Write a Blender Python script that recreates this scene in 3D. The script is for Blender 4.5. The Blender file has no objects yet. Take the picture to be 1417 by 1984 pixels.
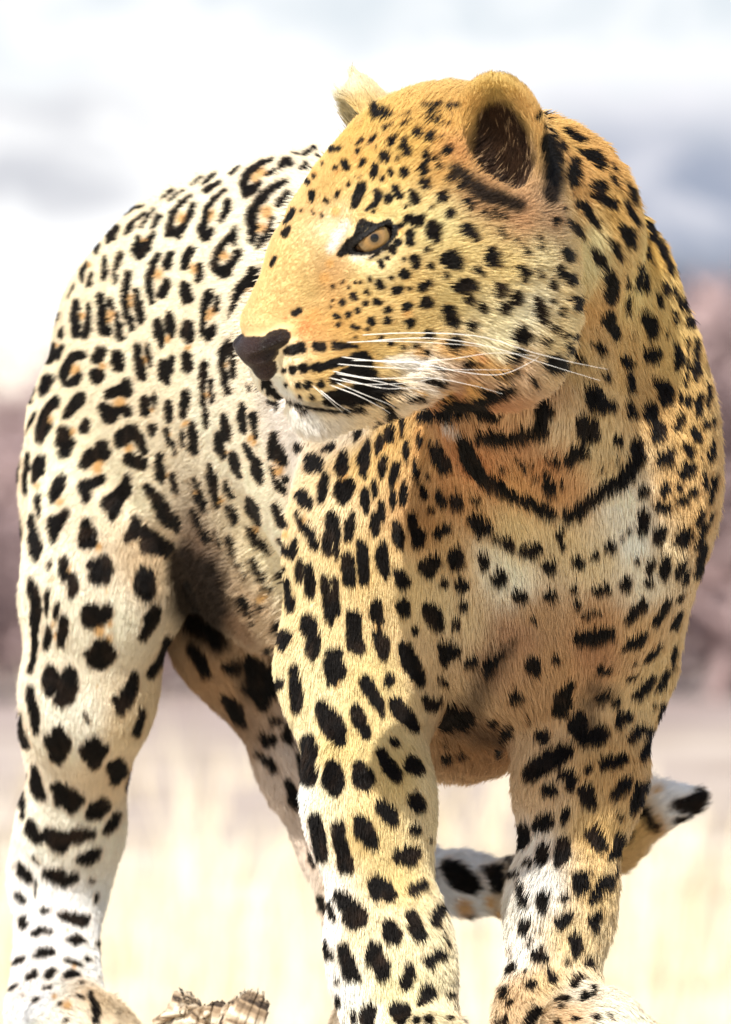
import bpy, bmesh, math, random
import numpy as np
from mathutils import Vector, Matrix
random.seed(4); np.random.seed(4)
C = bpy.context.scene.collection
SC = bpy.context.scene
# ------------------------------------------------------------------ camera: long lens, level, shifted so the horizon sits in the upper third
cam = bpy.data.cameras.new('camera'); camo = bpy.data.objects.new('camera', cam); C.objects.link(camo)
camo.location = (0, -8.0, 0.58); camo.rotation_euler = (math.radians(90), 0, 0)
cam.sensor_fit = 'VERTICAL'; cam.sensor_height = 24.0; cam.lens = 24.0 * 20000 / 1984
cam.shift_y = -(1984 / 2 - 620) / 1984
cam.clip_start = .1; cam.clip_end = 9000
cam.dof.use_dof = True; cam.dof.focus_distance = 7.86; cam.dof.aperture_fstop = (cam.lens / 1000) / .029
SC.camera = camo
# ------------------------------------------------------------------ sun and sky
SUN_AZ, SUN_EL = math.radians(-19), math.radians(47)   # azimuth seen from the leopard: towards the camera, to its left
sdir = Vector((math.sin(SUN_AZ) * math.cos(SUN_EL), -math.cos(SUN_AZ) * math.cos(SUN_EL), math.sin(SUN_EL)))
sun = bpy.data.lights.new('sun', 'SUN'); suno = bpy.data.objects.new('sun', sun); C.objects.link(suno)
sun.energy = 4.6; sun.angle = math.radians(.55); sun.color = (1, .955, .87)
suno.rotation_euler = sdir.to_track_quat('Z', 'Y').to_euler()
W = bpy.data.worlds.new('World'); SC.world = W; W.use_nodes = True
nt = W.node_tree; nt.nodes.clear()
def nd(t, **k):
    n = nt.nodes.new(t)
    for a, b in k.items(): setattr(n, a, b)
    return n
def lk(a, b): nt.links.new(a, b)
def val(x):
    return x
def mth(op, a, b=None, c=None, clamp=False):
    n = nd('ShaderNodeMath', operation=op, use_clamp=clamp)
    for i, v in enumerate((a, b, c)):
        if v is None: continue
        if isinstance(v, (int, float)): n.inputs[i].default_value = v
        else: lk(v, n.inputs[i])
    return n.outputs[0]
sky = nd('ShaderNodeTexSky', sky_type='NISHITA', sun_disc=False, sun_elevation=SUN_EL, sun_rotation=math.atan2(sdir.x, sdir.y), air_density=1.2, dust_density=2.0)
bg1 = nd('ShaderNodeBackground'); lk(sky.outputs[0], bg1.inputs[0]); bg1.inputs[1].default_value = .13
tc = nd('ShaderNodeTexCoord'); sep = nd('ShaderNodeSeparateXYZ'); lk(tc.outputs['Generated'], sep.inputs[0])
hyp = mth('SQRT', mth('ADD', mth('MULTIPLY', sep.outputs[0], sep.outputs[0]), mth('MULTIPLY', sep.outputs[1], sep.outputs[1])))
az = mth('ARCTAN2', sep.outputs[0], sep.outputs[1]); el = mth('ARCTAN2', sep.outputs[2], hyp)
def noise(sx, sy, ox, detail=5, rough=.55, dist=0.0):
    cb = nd('ShaderNodeCombineXYZ'); lk(mth('MULTIPLY', az, sx), cb.inputs[0]); lk(mth('MULTIPLY', el, sy), cb.inputs[1]); cb.inputs[2].default_value = ox
    n = nd('ShaderNodeTexNoise'); lk(cb.outputs[0], n.inputs['Vector']); n.inputs['Scale'].default_value = 1; n.inputs['Detail'].default_value = detail; n.inputs['Roughness'].default_value = rough; n.inputs['Distortion'].default_value = dist
    return n.outputs['Fac']
def sstep(v, a, b):
    n = nd('ShaderNodeMapRange', interpolation_type='SMOOTHSTEP'); lk(v, n.inputs[0]); n.inputs[1].default_value = a; n.inputs[2].default_value = b; return n.outputs[0]
def mixc(f, a, b):
    n = nd('ShaderNodeMix', data_type='RGBA'); 
    if isinstance(f, (int, float)): n.inputs[0].default_value = f
    else: lk(f, n.inputs[0])
    for s_, v in ((6, a), (7, b)):
        if isinstance(v, tuple): n.inputs[s_].default_value = (*v, 1)
        else: lk(v, n.inputs[s_])
    return n.outputs[2]
# low cloud along the horizon: white glare with grey banks (angles in radians; the frame is about 0.07 wide)
fine = noise(95, 150, 3.1, 7, .62, .8); mid = noise(30, 80, 9.2, 4, .55, .3); big = noise(5, 9, 1.7, 5, .55)
jx = mth('ADD', az, mth('MULTIPLY', mth('SUBTRACT', mid, .5), .030)); jy = mth('ADD', el, mth('MULTIPLY', mth('SUBTRACT', fine, .5), .016))
right = mth('MULTIPLY', sstep(jx, .008, .022), sstep(jy, .0265, .0165))
low = mth('MULTIPLY', sstep(jx, .012, .030), sstep(jy, .0090, .0035))
leftb = mth('MULTIPLY', sstep(jx, -.010, -.030), mth('MULTIPLY', sstep(jy, .0085, .0150), sstep(jy, .0262, .0205)))
top = mth('MULTIPLY', sstep(jy, .019, .032), mth('ADD', mth('MULTIPLY', sstep(fine, .35, .62), .6), .35))
c0 = mixc(top, (1.0, 1.0, 1.0), (.66, .72, .77))
c0 = mixc(mth('MULTIPLY', leftb, sstep(fine, .3, .62)), c0, (.60, .61, .65))
c1 = mixc(sstep(fine, .34, .64), (.74, .74, .80), (.34, .38, .48))
c0 = mixc(right, c0, c1)
c0 = mixc(low, c0, (.17, .20, .26))
bg2 = nd('ShaderNodeBackground'); lk(c0, bg2.inputs[0]); bg2.inputs[1].default_value = .90
cover = mth('MAXIMUM', sstep(mth('ADD', el, mth('MULTIPLY', mth('SUBTRACT', big, .5), .25)), .34, .12), mth('MULTIPLY', sstep(big, .52, .66), .9))
mx = nd('ShaderNodeMixShader'); lk(cover, mx.inputs[0]); lk(bg1.outputs[0], mx.inputs[1]); lk(bg2.outputs[0], mx.inputs[2])
out = nd('ShaderNodeOutputWorld'); lk(mx.outputs[0], out.inputs[0])
SC.view_settings.view_transform = 'Standard'; SC.view_settings.look = 'None'; SC.view_settings.exposure = 0.38; SC.view_settings.gamma = 1.0
SC.view_settings.use_curve_mapping = False
SC.cycles.max_bounces = 8; SC.cycles.diffuse_bounces = 3; SC.cycles.transparent_max_bounces = 12
SC.cycles_curves.shape = 'RIBBONS' if hasattr(SC, 'cycles_curves') else None
# ------------------------------------------------------------------ helpers
def mat(name, build):
    m = bpy.data.materials.new(name); m.use_nodes = True
    t = m.node_tree; b = t.nodes['Principled BSDF']; build(t, b); return m
def obj(name, me, parent=None, m=None, loc=None, rot=None):
    o = bpy.data.objects.new(name, me); C.objects.link(o)
    if parent is not None: o.parent = parent
    if m is not None and me is not None: me.materials.append(m)
    if loc is not None: o.location = loc
    if rot is not None: o.rotation_euler = rot
    return o
def tag(o, label=None, cat=None, group=None, kind=None):
    for k, v in (('label', label), ('category', cat), ('group', group), ('kind', kind)):
        if v: o[k] = v
    return o
def mesh_from(name, V, F, smooth=True):
    me = bpy.data.meshes.new(name); V = np.asarray(V, np.float32); F = np.asarray(F, np.int32)
    me.vertices.add(len(V)); me.vertices.foreach_set('co', V.ravel())
    k = F.shape[1]; me.loops.add(F.size); me.loops.foreach_set('vertex_index', F.ravel())
    me.polygons.add(len(F)); me.polygons.foreach_set('loop_start', np.arange(0, F.size, k, dtype=np.int32))
    me.update(calc_edges=True)
    if smooth: me.polygons.foreach_set('use_smooth', np.ones(len(F), bool))
    return me
def tube(pts, rad, sides=6):
    pts = [np.asarray(p, float) for p in pts]; V = []; F = []
    up = np.array([.13, .31, .94])
    for i, p in enumerate(pts):
        d = pts[min(i+1, len(pts)-1)] - pts[max(i-1, 0)]; d = d / (np.linalg.norm(d) + 1e-9)
        a = np.cross(d, up); a /= np.linalg.norm(a) + 1e-9; b = np.cross(d, a)
        for s in range(sides):
            t = 2 * math.pi * s / sides; V.append(p + rad[i] * (a * math.cos(t) + b * math.sin(t)))
    n = len(pts)
    for i in range(n - 1):
        for s in range(sides):
            s2 = (s + 1) % sides; F.append((i*sides+s, i*sides+s2, (i+1)*sides+s2, (i+1)*sides+s))
    return V, F
FUR_COUNT = 840000
# ------------------------------------------------------------------ leopard: signed-distance body
CAM_Y, CAM_Z, FPX = -8.0, 0.58, 20000.0
def P(px, py, Y):
    d = Y - CAM_Y
    return np.array([(px - 708.5) * d / FPX, Y, CAM_Z + (620.0 - py) * d / FPX])
def proj(p):
    d = p[..., 1] - CAM_Y
    return 708.5 + FPX * p[..., 0] / d, 620.0 - FPX * (p[..., 2] - CAM_Z) / d
def nrm(v):
    v = np.asarray(v, float)
    return v / np.linalg.norm(v)
FW = np.array([.5, -.866, 0.]); RT = np.array([-.866, -.5, 0.]); UP = np.array([0., 0, 1])
BASIS = np.stack([FW, RT, UP])
# head frame: forward, left (towards the viewer), up
PSI, THE = math.radians(36), math.radians(22)
HF = np.array([-math.cos(THE)*math.cos(PSI), -math.cos(THE)*math.sin(PSI), -math.sin(THE)])
HS = np.array([math.sin(PSI), -math.cos(PSI), 0.])
HU = np.array([-math.sin(THE)*math.cos(PSI), -math.sin(THE)*math.sin(PSI), math.cos(THE)])
HB = np.stack([HF, HS, HU])
HK = 0.0114
EYE = (2.7, 3.55, 0.35)
HO = P(728, 462, -0.40) - HK * (np.array([3.6, 4.4, .35]) @ HB)
def H(f, s, u): return HO + HK * (np.array([f, s, u], float) @ HB)
def HV(f, s, u): return nrm(np.array([f, s, u], float) @ HB)

PR = []      # body primitives; each: kind, params, group, fur flow, fur length (m)
def RC(g, a, b, ra, rb, fur=.010, flow=None, w=None, k=1.0):
    a = np.asarray(a, float); b = np.asarray(b, float)
    PR.append(dict(t='c', a=a, b=b, ra=ra, rb=rb, g=g, fur=fur, flow=nrm(b - a) if flow is None else nrm(flow),
                   w=None if w is None else nrm(w), k=k, c=(a+b)/2, R=np.linalg.norm(b-a)/2+max(ra, rb)))
def EL(g, c, r, B=BASIS, fur=.008, flow=(0, 0, -1)):
    PR.append(dict(t='e', c=np.asarray(c, float), r=np.asarray(r, float), B=np.asarray(B, float), g=g, fur=fur, flow=nrm(flow), R=max(r)))
def prim_d(q, p):
    if q['t'] == 's': return lid_d(p, q['side'])
    if q['t'] == 'c':
        ab = q['b'] - q['a']; ap = p - q['a']
        t = np.clip(ap @ ab / (ab @ ab), 0, 1)
        v = ap - t[..., None] * ab
        if q['w'] is not None:
            v = v + ((q['k'] - 1) * (v @ q['w']))[..., None] * q['w']
        return np.sqrt((v * v).sum(-1)) - (q['ra'] + (q['rb'] - q['ra']) * t)
    v = (p - q['c']) @ q['B'].T
    k0 = np.sqrt(((v / q['r']) ** 2).sum(-1)); k1 = np.sqrt(((v / (q['r'] ** 2)) ** 2).sum(-1)) + 1e-9
    return k0 * (k0 - 1) / k1
def smin(a, b, k):
    h = np.clip(k - np.abs(a - b), 0, None)
    return np.minimum(a, b) - h * h / (4 * k)
BACK = nrm(-FW + np.array([0, 0, -.35])); DOWN = np.array([0, 0, -1.])
# torso
EL('body', P(1070, 905, 0.00), (.135, .118, .190), fur=.011, flow=(.1, -.1, -1))            # chest and shoulders
EL('body', P(880, 700, .12), (.17, .125, .165), fur=.008, flow=BACK)
EL('body', P(640, 680, .27), (.19, .120, .160), fur=.008, flow=BACK)
EL('body', P(440, 730, .42), (.19, .115, .158), fur=.008, flow=BACK)
EL('body', P(305, 800, .56), (.112, .086, .138), fur=.008, flow=BACK)
RC('body', P(640, 445, .27), P(430, 490, .42), .056, .054, fur=.008, flow=BACK)
RC('body', P(430, 490, .42), P(270, 600, .56), .054, .05, fur=.008, flow=BACK)
RC('body', P(1000, 1230, -.01), P(890, 1330, .12), .065, .065, fur=.014, flow=(.2, -.1, -1))  # brisket
RC('body', P(890, 1330, .12), P(560, 1120, .38), .06, .05, fur=.014, flow=BACK)              # belly line
RC('body', P(540, 1080, .38), P(380, 1030, .46), .06, .045, fur=.013, flow=(.2, 0, -1))
EL('body', P(770, 830, .12), (.16, .105, .15), fur=.008, flow=BACK)
EL('body', P(570, 930, .33), (.15, .085, .12), fur=.014, flow=BACK)
RC('body', P(840, 520, .12), P(790, 850, .06), .075, .07, fur=.008, flow=(0, 0, -1))
# neck
RC('body', P(1090, 830, .02), P(1085, 580, -.05), .105, .080, fur=.011, flow=(.25, .1, -1))
RC('body', P(1078, 580, -.05), P(1015, 445, -.16), .076, .072, fur=.014, flow=(.35, .3, -1))
RC('body', P(1020, 440, -.16), H(-6, 0, -.5), .078, .066, fur=.012, flow=(.6, .5, -.6))
RC('body', P(1075, 960, -.05), P(1010, 740, -.14), .074, .070, fur=.014, flow=(.05, 0, -1))   # throat
RC('body', P(1180, 700, .05), P(1215, 950, .03), .058, .060, fur=.013, flow=(.1, 0, -1))
# near front leg (the animal's right)
RC('body', P(790, 800, .03), P(750, 1050, -.0), .066, .070, fur=.008, flow=(0, 0, -1))
RC('body', P(750, 1050, -.0), P(697, 1290, .0), .070, .058, fur=.008, flow=(0, 0, -1))
RC('body', P(697, 1290, .0), P(715, 1560, -.06), .052, .0415, fur=.009)
RC('body', P(715, 1560, -.06), P(757, 1850, -.08), .0405, .038, fur=.009)
RC('body', P(757, 1850, -.08), P(780, 2010, -.09), .040, .042, fur=.010)
# far front leg (the animal's left)
RC('body', P(1200, 1000, .06), P(1155, 1270, .03), .058, .052, fur=.013, flow=(0, 0, -1))
RC('body', P(1148, 1280, .03), P(1122, 1500, -.01), .052, .042, fur=.012)
RC('body', P(1125, 1500, -.01), P(1088, 1750, -.03), .040, .032, fur=.011)
RC('body', P(1088, 1750, -.03), P(1062, 1960, -.06), .031, .035, fur=.013)
# near hind leg
RC('body', P(200, 850, .50), P(205, 1120, .42), .066, .062, fur=.008, flow=(-.1, 0, -1), w=RT, k=1.1)
RC('body', P(128, 930, .58), P(130, 1150, .52), .037, .033, fur=.008, flow=(-.1, 0, -1))
RC('body', P(202, 1120, .42), P(172, 1340, .45), .058, .047, fur=.008, flow=(-.1, 0, -1))
RC('body', P(118, 1180, .50), P(102, 1400, .52), .024, .024, fur=.008, flow=(-.1, 0, -1))
RC('body', P(172, 1340, .45), P(138, 1610, .54), .046, .035, fur=.008, flow=(-.1, 0, -1))
RC('body', P(136, 1610, .54), P(114, 1700, .57), .035, .031, fur=.009, flow=(-.1, 0, -1))
RC('body', P(114, 1700, .57), P(108, 1960, .50), .031, .036, fur=.008)
# far hind leg
RC('body', P(400, 960, .60), P(465, 1230, .50), .066, .050, fur=.011, flow=(.3, 0, -1))
RC('body', P(465, 1230, .50), P(592, 1500, .50), .042, .026, fur=.012)
RC('body', P(590, 1500, .50), P(648, 1640, .50), .025, .020, fur=.009)
RC('body', P(648, 1640, .50), P(722, 2000, .36), .020, .023, fur=.009)
# tail
TAIL = [(170, 640, .78, .034), (240, 860, .86, .033), (410, 1130, .86, .030), (545, 1400, .80, .027), (670, 1590, .72, .027),
        (770, 1665, .66, .027), (900, 1712, .62, .027), (1010, 1722, .60, .026), (1110, 1690, .60, .025), (1190, 1632, .60, .024),
        (1260, 1565, .60, .023), (1338, 1550, .60, .020)]
for i in range(len(TAIL) - 1):
    u, v = TAIL[i], TAIL[i + 1]
    RC('body', P(*u[:3]), P(*v[:3]), u[3] - .0120, v[3] - .0120, fur=.013)
# paws
def paw(heel, yaw, L=.095, W=.085, Ht=.05, fur=.010):
    h = P(*heel); fx = np.array([math.sin(yaw), -math.cos(yaw), 0]); sx = np.array([math.cos(yaw), math.sin(yaw), 0])
    base = h[2]
    RC('paw', h + fx * .0 + [0, 0, .005], h + fx * L * .62 + [0, 0, -.004], .034, .033, fur=fur, flow=fx)
    for i, o in enumerate((-1.35, -.48, .48, 1.35)):
        ln = L * (.92 if abs(o) < 1 else .78)
        a = h + fx * L * .45 + sx * o * W * .22 + [0, 0, .004]
        b = h + fx * ln + sx * o * W * .27 + [0, 0, -.010]
        RC('toe', a, b, .017, .0155, fur=fur * .8, flow=fx)
PAWS = [((780, 2030, -.09), .35), ((1062, 1985, -.06), .75), ((112, 1975, .50), .38), ((725, 2025, .36), .95)]
for hp, yw in PAWS: paw(hp, yw)
# head
NB = len(PR)
def hb(*rows): return np.stack([HV(*r) for r in rows])
hflow = lambda f, s, u: HV(f, s, u)
EL('head', H(-4.6, 0, 1.0), np.array([7.2, 5.9, 4.75]) * HK, HB, fur=.008, flow=HV(-1, 0, .05))
EL('head', H(.6, 0, 1.2), np.array([4.6, 4.15, 3.5]) * HK, HB, fur=.005, flow=HV(-1, 0, .6))
RC('head', H(1.5, 0, 2.2), H(6.0, 0, .2), 2.6 * HK, 2.15 * HK, fur=.004, flow=HV(-1, 0, .5), w=HS, k=1.1)
RC('head', H(6.0, 0, .2), H(11.0, 0, -2.6), 2.2 * HK, 1.5 * HK, fur=.0035, flow=HV(-1, 0, .4), w=HS, k=1.0)
EL('head', H(1.2, 2.6, -4.6), np.array([4.6, 2.7, 3.6]) * HK, HB, fur=.006, flow=HV(-1, 0, -.1))
EL('head', H(1.2, -2.6, -4.6), np.array([4.6, 2.7, 3.6]) * HK, HB, fur=.006, flow=HV(-1, 0, -.1))
EL('head', H(-3.4, 3.6, -5.2), np.array([4.2, 3.2, 3.8]) * HK, HB, fur=.010, flow=HV(-1, 0, -.3))
EL('head', H(-3.4, -3.6, -5.2), np.array([4.2, 3.2, 3.8]) * HK, HB, fur=.010, flow=HV(-1, 0, -.3))
RC('head', H(2, 0, -2), H(7.5, 0, -4.2), 4.0 * HK, 2.9 * HK, fur=.005, flow=HV(-1, 0, 0))
for sg in (1, -1):
    EL('head', H(-2.2, 4.5 * sg, -2.2), np.array([4.6, 2.7, 3.4]) * HK, HB, fur=.008, flow=HV(-1, 0, -.1))
    EL('head', H(-4.8, 4.2 * sg, -4.2), np.array([4.6, 3.3, 4.8]) * HK, HB, fur=.011, flow=HV(-1, 0, -.6))
    EL('head', H(8.0, 1.85 * sg, -6.1), np.array([3.6, 2.2, 2.8]) * HK, HB, fur=.005, flow=HV(-1, .2 * sg, -.1))
    EL('head', H(2.0, 3.3 * sg, 1.9), np.array([2.3, 1.1, .9]) * HK, HB, fur=.005, flow=HV(-1, 0, .3))
    EL('head', H(2.6, 3.6 * sg, -1.35), np.array([2.4, 1.2, .9]) * HK, HB, fur=.004, flow=HV(-1, 0, -.1))
    RC('head', H(-6, 3.2 * sg, -8.2), H(4.5, 1.8 * sg, -8.8), 3.4 * HK, 2.2 * HK, fur=.014, flow=HV(-1, 0, -.8))
    EL('head', H(-5.0, 2.6 * sg, -9.2), np.array([5.0, 3.5, 5.2]) * HK, HB, fur=.013, flow=HV(-.8, 0, -1))
RC('head', H(3, 0, -9.2), H(9.0, 0, -9.3), 2.5 * HK, 1.8 * HK, fur=.010, flow=HV(-.6, 0, -1))
# nose pad
EL('nose', H(12.2, 0, -3.95), np.array([1.15, 1.75, 1.05]) * HK, HB, fur=0, flow=HV(-1, 0, 0))
for sg in (1, -1): EL('nose', H(11.55, 1.6 * sg, -3.5), np.array([1.15, .58, .52]) * HK, HB, fur=0, flow=HV(-1, 0, 0))
EL('nose', H(12.0, 0, -5.0), np.array([.85, .7, 1.15]) * HK, HB, fur=0, flow=HV(-1, 0, 0))
# eyelids: rings round the eyeball
ER = .0158
EC0 = P(728, 464, -0.40) + (-HV(.28, .95, .0)) * .0085
def mirror(p):
    v = (p - HO) @ HB.T; v[1] = -v[1]; return HO + v @ HB
EN = HV(.30, .95, .08)                                  # the way the eye opening faces
EA = np.array([.873, 0, .487]); EA = nrm(EA - (EA @ EN) * EN)
EU = np.cross(EA, EN); EU = EU if EU[2] > 0 else -EU
PHC = math.atan2(-EU[1], -EN[1])                        # the camera's side, so that the lids stand as in the photograph
def lid_dots(v):
    o = []
    for ph, sg in ((PHC + math.radians(9), 1), (PHC - math.radians(31), -1)):
        o.append(sg * (v @ (EU * math.cos(ph) - EN * math.sin(ph))))
    return np.maximum(o[0], o[1])
def to_near(p, side):
    if side == 0: return p
    v = (p - HO) @ HB.T; v = v * [1, -1, 1]; return HO + v @ HB
def lid_d(p, side):
    v = to_near(p, side) - EC0
    return np.maximum(np.abs(np.linalg.norm(v, axis=-1) - ER - .0016) - .0013, -lid_dots(v) - .0)
for side in (0, 1):
    PR.append(dict(t='s', side=side, c=EC0 if side == 0 else mirror(EC0), R=ER + .006, g='lid', fur=.002, flow=HV(-1, 0, .3)))
def ear(sg, up, op, c, tip):
    up = np.array(up, float); up[1] *= sg; op = np.array(op, float); op[1] *= sg
    u = nrm(up); o = nrm(op - (op @ u) * u); w = np.cross(u, o)
    B = np.stack([w, u, o]) @ HB
    cc = np.array([c[0], c[1] * sg, c[2]]); return B, H(*cc), H(*(cc + o * 1.55 + u * .25))
EARS = []
for sg in (1, -1):
    EC = (-7.2, 5.6, 3.0) if sg > 0 else (-5.9, 6.6, 3.2)
    B, c, ci = ear(sg, (-.10, .20, 1), (.62, .80, .05) if sg > 0 else (.95, .28, .05), EC, 0)
    EARS.append((sg, B, c, ci))
    EL('ear', c, (np.array([3.0, 4.3, 2.0]) if sg > 0 else np.array([2.5, 4.1, 1.7])) * HK, B, fur=.007, flow=B[1])
    if sg < 0: RC('ear', c + B[1] * 2.2 * HK - B[2] * .9 * HK, c + B[1] * 4.7 * HK - B[2] * .5 * HK, 1.35 * HK, .35 * HK, fur=.007, flow=B[1])
CUT = []   # carved away, smoothly
for sg, B, c, ci in EARS:
    CUT.append((dict(t='e', c=ci, r=np.array([2.5, 3.85, 2.15]) * HK, B=B, R=.05), .005))
for sg in (1, -1):
    CUT.append((dict(t='e', c=EC0 if sg > 0 else mirror(EC0), r=np.array([ER, ER, ER]) + .0008, B=HB, R=.02), .002))
    CUT.append((dict(t='e', c=(EC0 if sg > 0 else mirror(EC0)) + HV(.3, .95 * sg, 0) * .0195, r=np.array([.018, .0085, .010]), B=HB, R=.025), .005))
    m = [(11.7, .15 * sg, -7.8), (9.6, 2.7 * sg, -8.7), (6.2, 3.9 * sg, -8.8), (3.0, 4.6 * sg, -8.3)]
    for a, b in zip(m[:-1], m[1:]):
        A, Bp = H(*a), H(*b)
        CUT.append((dict(t='c', a=A, b=Bp, ra=.42 * HK, rb=.42 * HK, w=None, k=1, c=(A + Bp) / 2, R=np.linalg.norm(A - Bp) / 2 + .006), .005))
    A, Bp = H(13.2, .95 * sg, -4.35), H(11.4, 2.6 * sg, -4.0)
    CUT.append((dict(t='c', a=A, b=Bp, ra=.42 * HK, rb=.22 * HK, w=None, k=1, c=(A + Bp) / 2, R=.02), .003))
A, Bp = H(13.2, 0, -6.0), H(11.9, 0, -8.0)
CUT.append((dict(t='c', a=A, b=Bp, ra=.16 * HK, rb=.16 * HK, w=None, k=1, c=(A + Bp) / 2, R=.02), .004))
GK = dict(body=.035, paw=.02, toe=.008, head=.020, nose=.004, ear=.010, lid=.0015)
def sdf(p, idx, cuts):
    d = np.full(p.shape[:-1], 9.0)
    for g in ('body', 'paw', 'toe', 'head', 'nose', 'ear'):
        dg = None; k = GK[g]
        for i in idx:
            q = PR[i]
            if q['g'] != g: continue
            e = prim_d(q, p)
            dg = e if dg is None else smin(dg, e, k)
        if dg is None: continue
        kk = {'body': .03, 'paw': .02, 'toe': .006, 'head': .065, 'nose': .005, 'ear': .012}[g]
        d = dg if d[(0,) * d.ndim] == 9.0 and (d == 9.0).all() else smin(d, dg, kk)
    for j in cuts:
        q, k = CUT[j]
        d = -smin(-d, prim_d(q, p), k)
    for i in idx:
        if PR[i]['g'] == 'lid': d = smin(d, prim_d(PR[i], p), .0030)
    return d
def axis(lo, hi, f0, f1, fine, coarse):
    xs = [lo]; x = lo
    while x < hi:
        dist = max(f0 - x, x - f1, 0)
        x += fine + min(max(dist, 0) * .12, coarse - fine); xs.append(x)
    return np.array(xs)
def build_mesh(fine=.0018, coarse=.0042):
    los = np.min([q['c'] - q['R'] for q in PR], 0) - .03; his = np.max([q['c'] + q['R'] for q in PR], 0) + .03
    hc = [H(*v) for v in ((12, 0, -9), (12, 0, 5), (-9, 8, 11), (-6, -8, 11), (-6, 7, -7), (8, 4, -9))]
    h0 = np.min(hc, 0); h1 = np.max(hc, 0)
    ax = [axis(los[i], his[i], h0[i], h1[i], fine, coarse) for i in range(3)]
    n = [len(a) for a in ax]; G = np.full(n, 1.0, np.float32); bs = 12
    for i in range(0, n[0], bs):
        for j in range(0, n[1], bs):
            for k in range(0, n[2], bs):
                xs, ys, zs = ax[0][i:i+bs], ax[1][j:j+bs], ax[2][k:k+bs]
                lo = np.array([xs[0], ys[0], zs[0]]); hi = np.array([xs[-1], ys[-1], zs[-1]])
                c = (lo + hi) / 2; r = np.linalg.norm(hi - lo) / 2
                near = [m for m, q in enumerate(PR) if np.linalg.norm(q['c'] - c) < q['R'] + r + .04]
                if not near: continue
                dc = np.array([prim_d(PR[m], c[None])[0] for m in near])
                if dc.min() > r + .035:
                    continue
                if dc.min() < -(r * 1.2 + .06) and not any(np.linalg.norm(q['c'] - c) < q['R'] + r + .02 for q, _ in CUT):
                    G[i:i+bs, j:j+bs, k:k+bs] = -1.0; continue
                near = [m for m, e in zip(near, dc) if e < r * 2 + .08]
                if not near: continue
                cuts = [m for m, (q, _) in enumerate(CUT) if np.linalg.norm(q['c'] - c) < q['R'] + r + .02]
                X, Y, Z = np.meshgrid(xs, ys, zs, indexing='ij')
                G[i:i+bs, j:j+bs, k:k+bs] = sdf(np.stack([X, Y, Z], -1), near, cuts)
    return surface_nets(G, ax)
FLIPS = [False, True, False]
def surface_nets(G, ax):
    S = G < 0
    n = G.shape
    c = [S[a:n[0]-1+a, b:n[1]-1+b, d:n[2]-1+d] for a in (0, 1) for b in (0, 1) for d in (0, 1)]
    allin = c[0].copy(); anyin = c[0].copy()
    for q in c[1:]: allin &= q; anyin |= q
    act = anyin & ~allin
    I = np.argwhere(act); idx = np.full(act.shape, -1, np.int32); idx[act] = np.arange(len(I))
    acc = np.zeros((len(I), 3)); cnt = np.zeros(len(I))
    cv = np.array([[a, b, d] for a in (0, 1) for b in (0, 1) for d in (0, 1)])
    gv = [G[I[:, 0]+v[0], I[:, 1]+v[1], I[:, 2]+v[2]].astype(float) for v in cv]
    for a in range(8):
        for b in range(a + 1, 8):
            if np.abs(cv[a] - cv[b]).sum() != 1: continue
            m = (gv[a] < 0) != (gv[b] < 0)
            t = np.where(m, gv[a] / np.where(m, gv[a] - gv[b], 1), 0)
            acc += np.where(m[:, None], cv[a] + t[:, None] * (cv[b] - cv[a]), 0); cnt += m
    q = I + acc / cnt[:, None]
    V = np.stack([np.interp(q[:, k], np.arange(len(ax[k])), ax[k]) for k in range(3)], 1)
    F = []
    for axn in range(3):
        o = [k for k in range(3) if k != axn]
        s0 = [slice(1, n[k] - 1) for k in range(3)]; s0[axn] = slice(0, n[axn] - 1)
        s1 = list(s0); s1[axn] = slice(1, n[axn])
        A = S[tuple(s0)]; B = S[tuple(s1)]
        E = np.argwhere(A != B); flip = A[tuple(E.T)]
        base = E.copy(); base[:, o[0]] += 1; base[:, o[1]] += 1
        def at(du, dv):
            w = base.copy(); w[:, o[0]] += du; w[:, o[1]] += dv
            return idx[w[:, 0], w[:, 1], w[:, 2]]
        q4 = np.stack([at(-1, -1), at(0, -1), at(0, 0), at(-1, 0)], 1)
        if FLIPS[axn]: flip = ~flip
        q4[~flip] = q4[~flip][:, ::-1]
        F.append(q4)
    F = np.concatenate(F); F = F[(F >= 0).all(1)]
    return V, F
def vertex_normals(V, F):
    a, b, c, d = (V[F[:, i]] for i in range(4))
    fn = np.cross(c - a, d - b); N = np.zeros_like(V)
    for i in range(4):
        for k in range(3): N[:, k] += np.bincount(F[:, i], fn[:, k], len(V))
    return N / (np.linalg.norm(N, axis=1)[:, None] + 1e-12)
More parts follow.
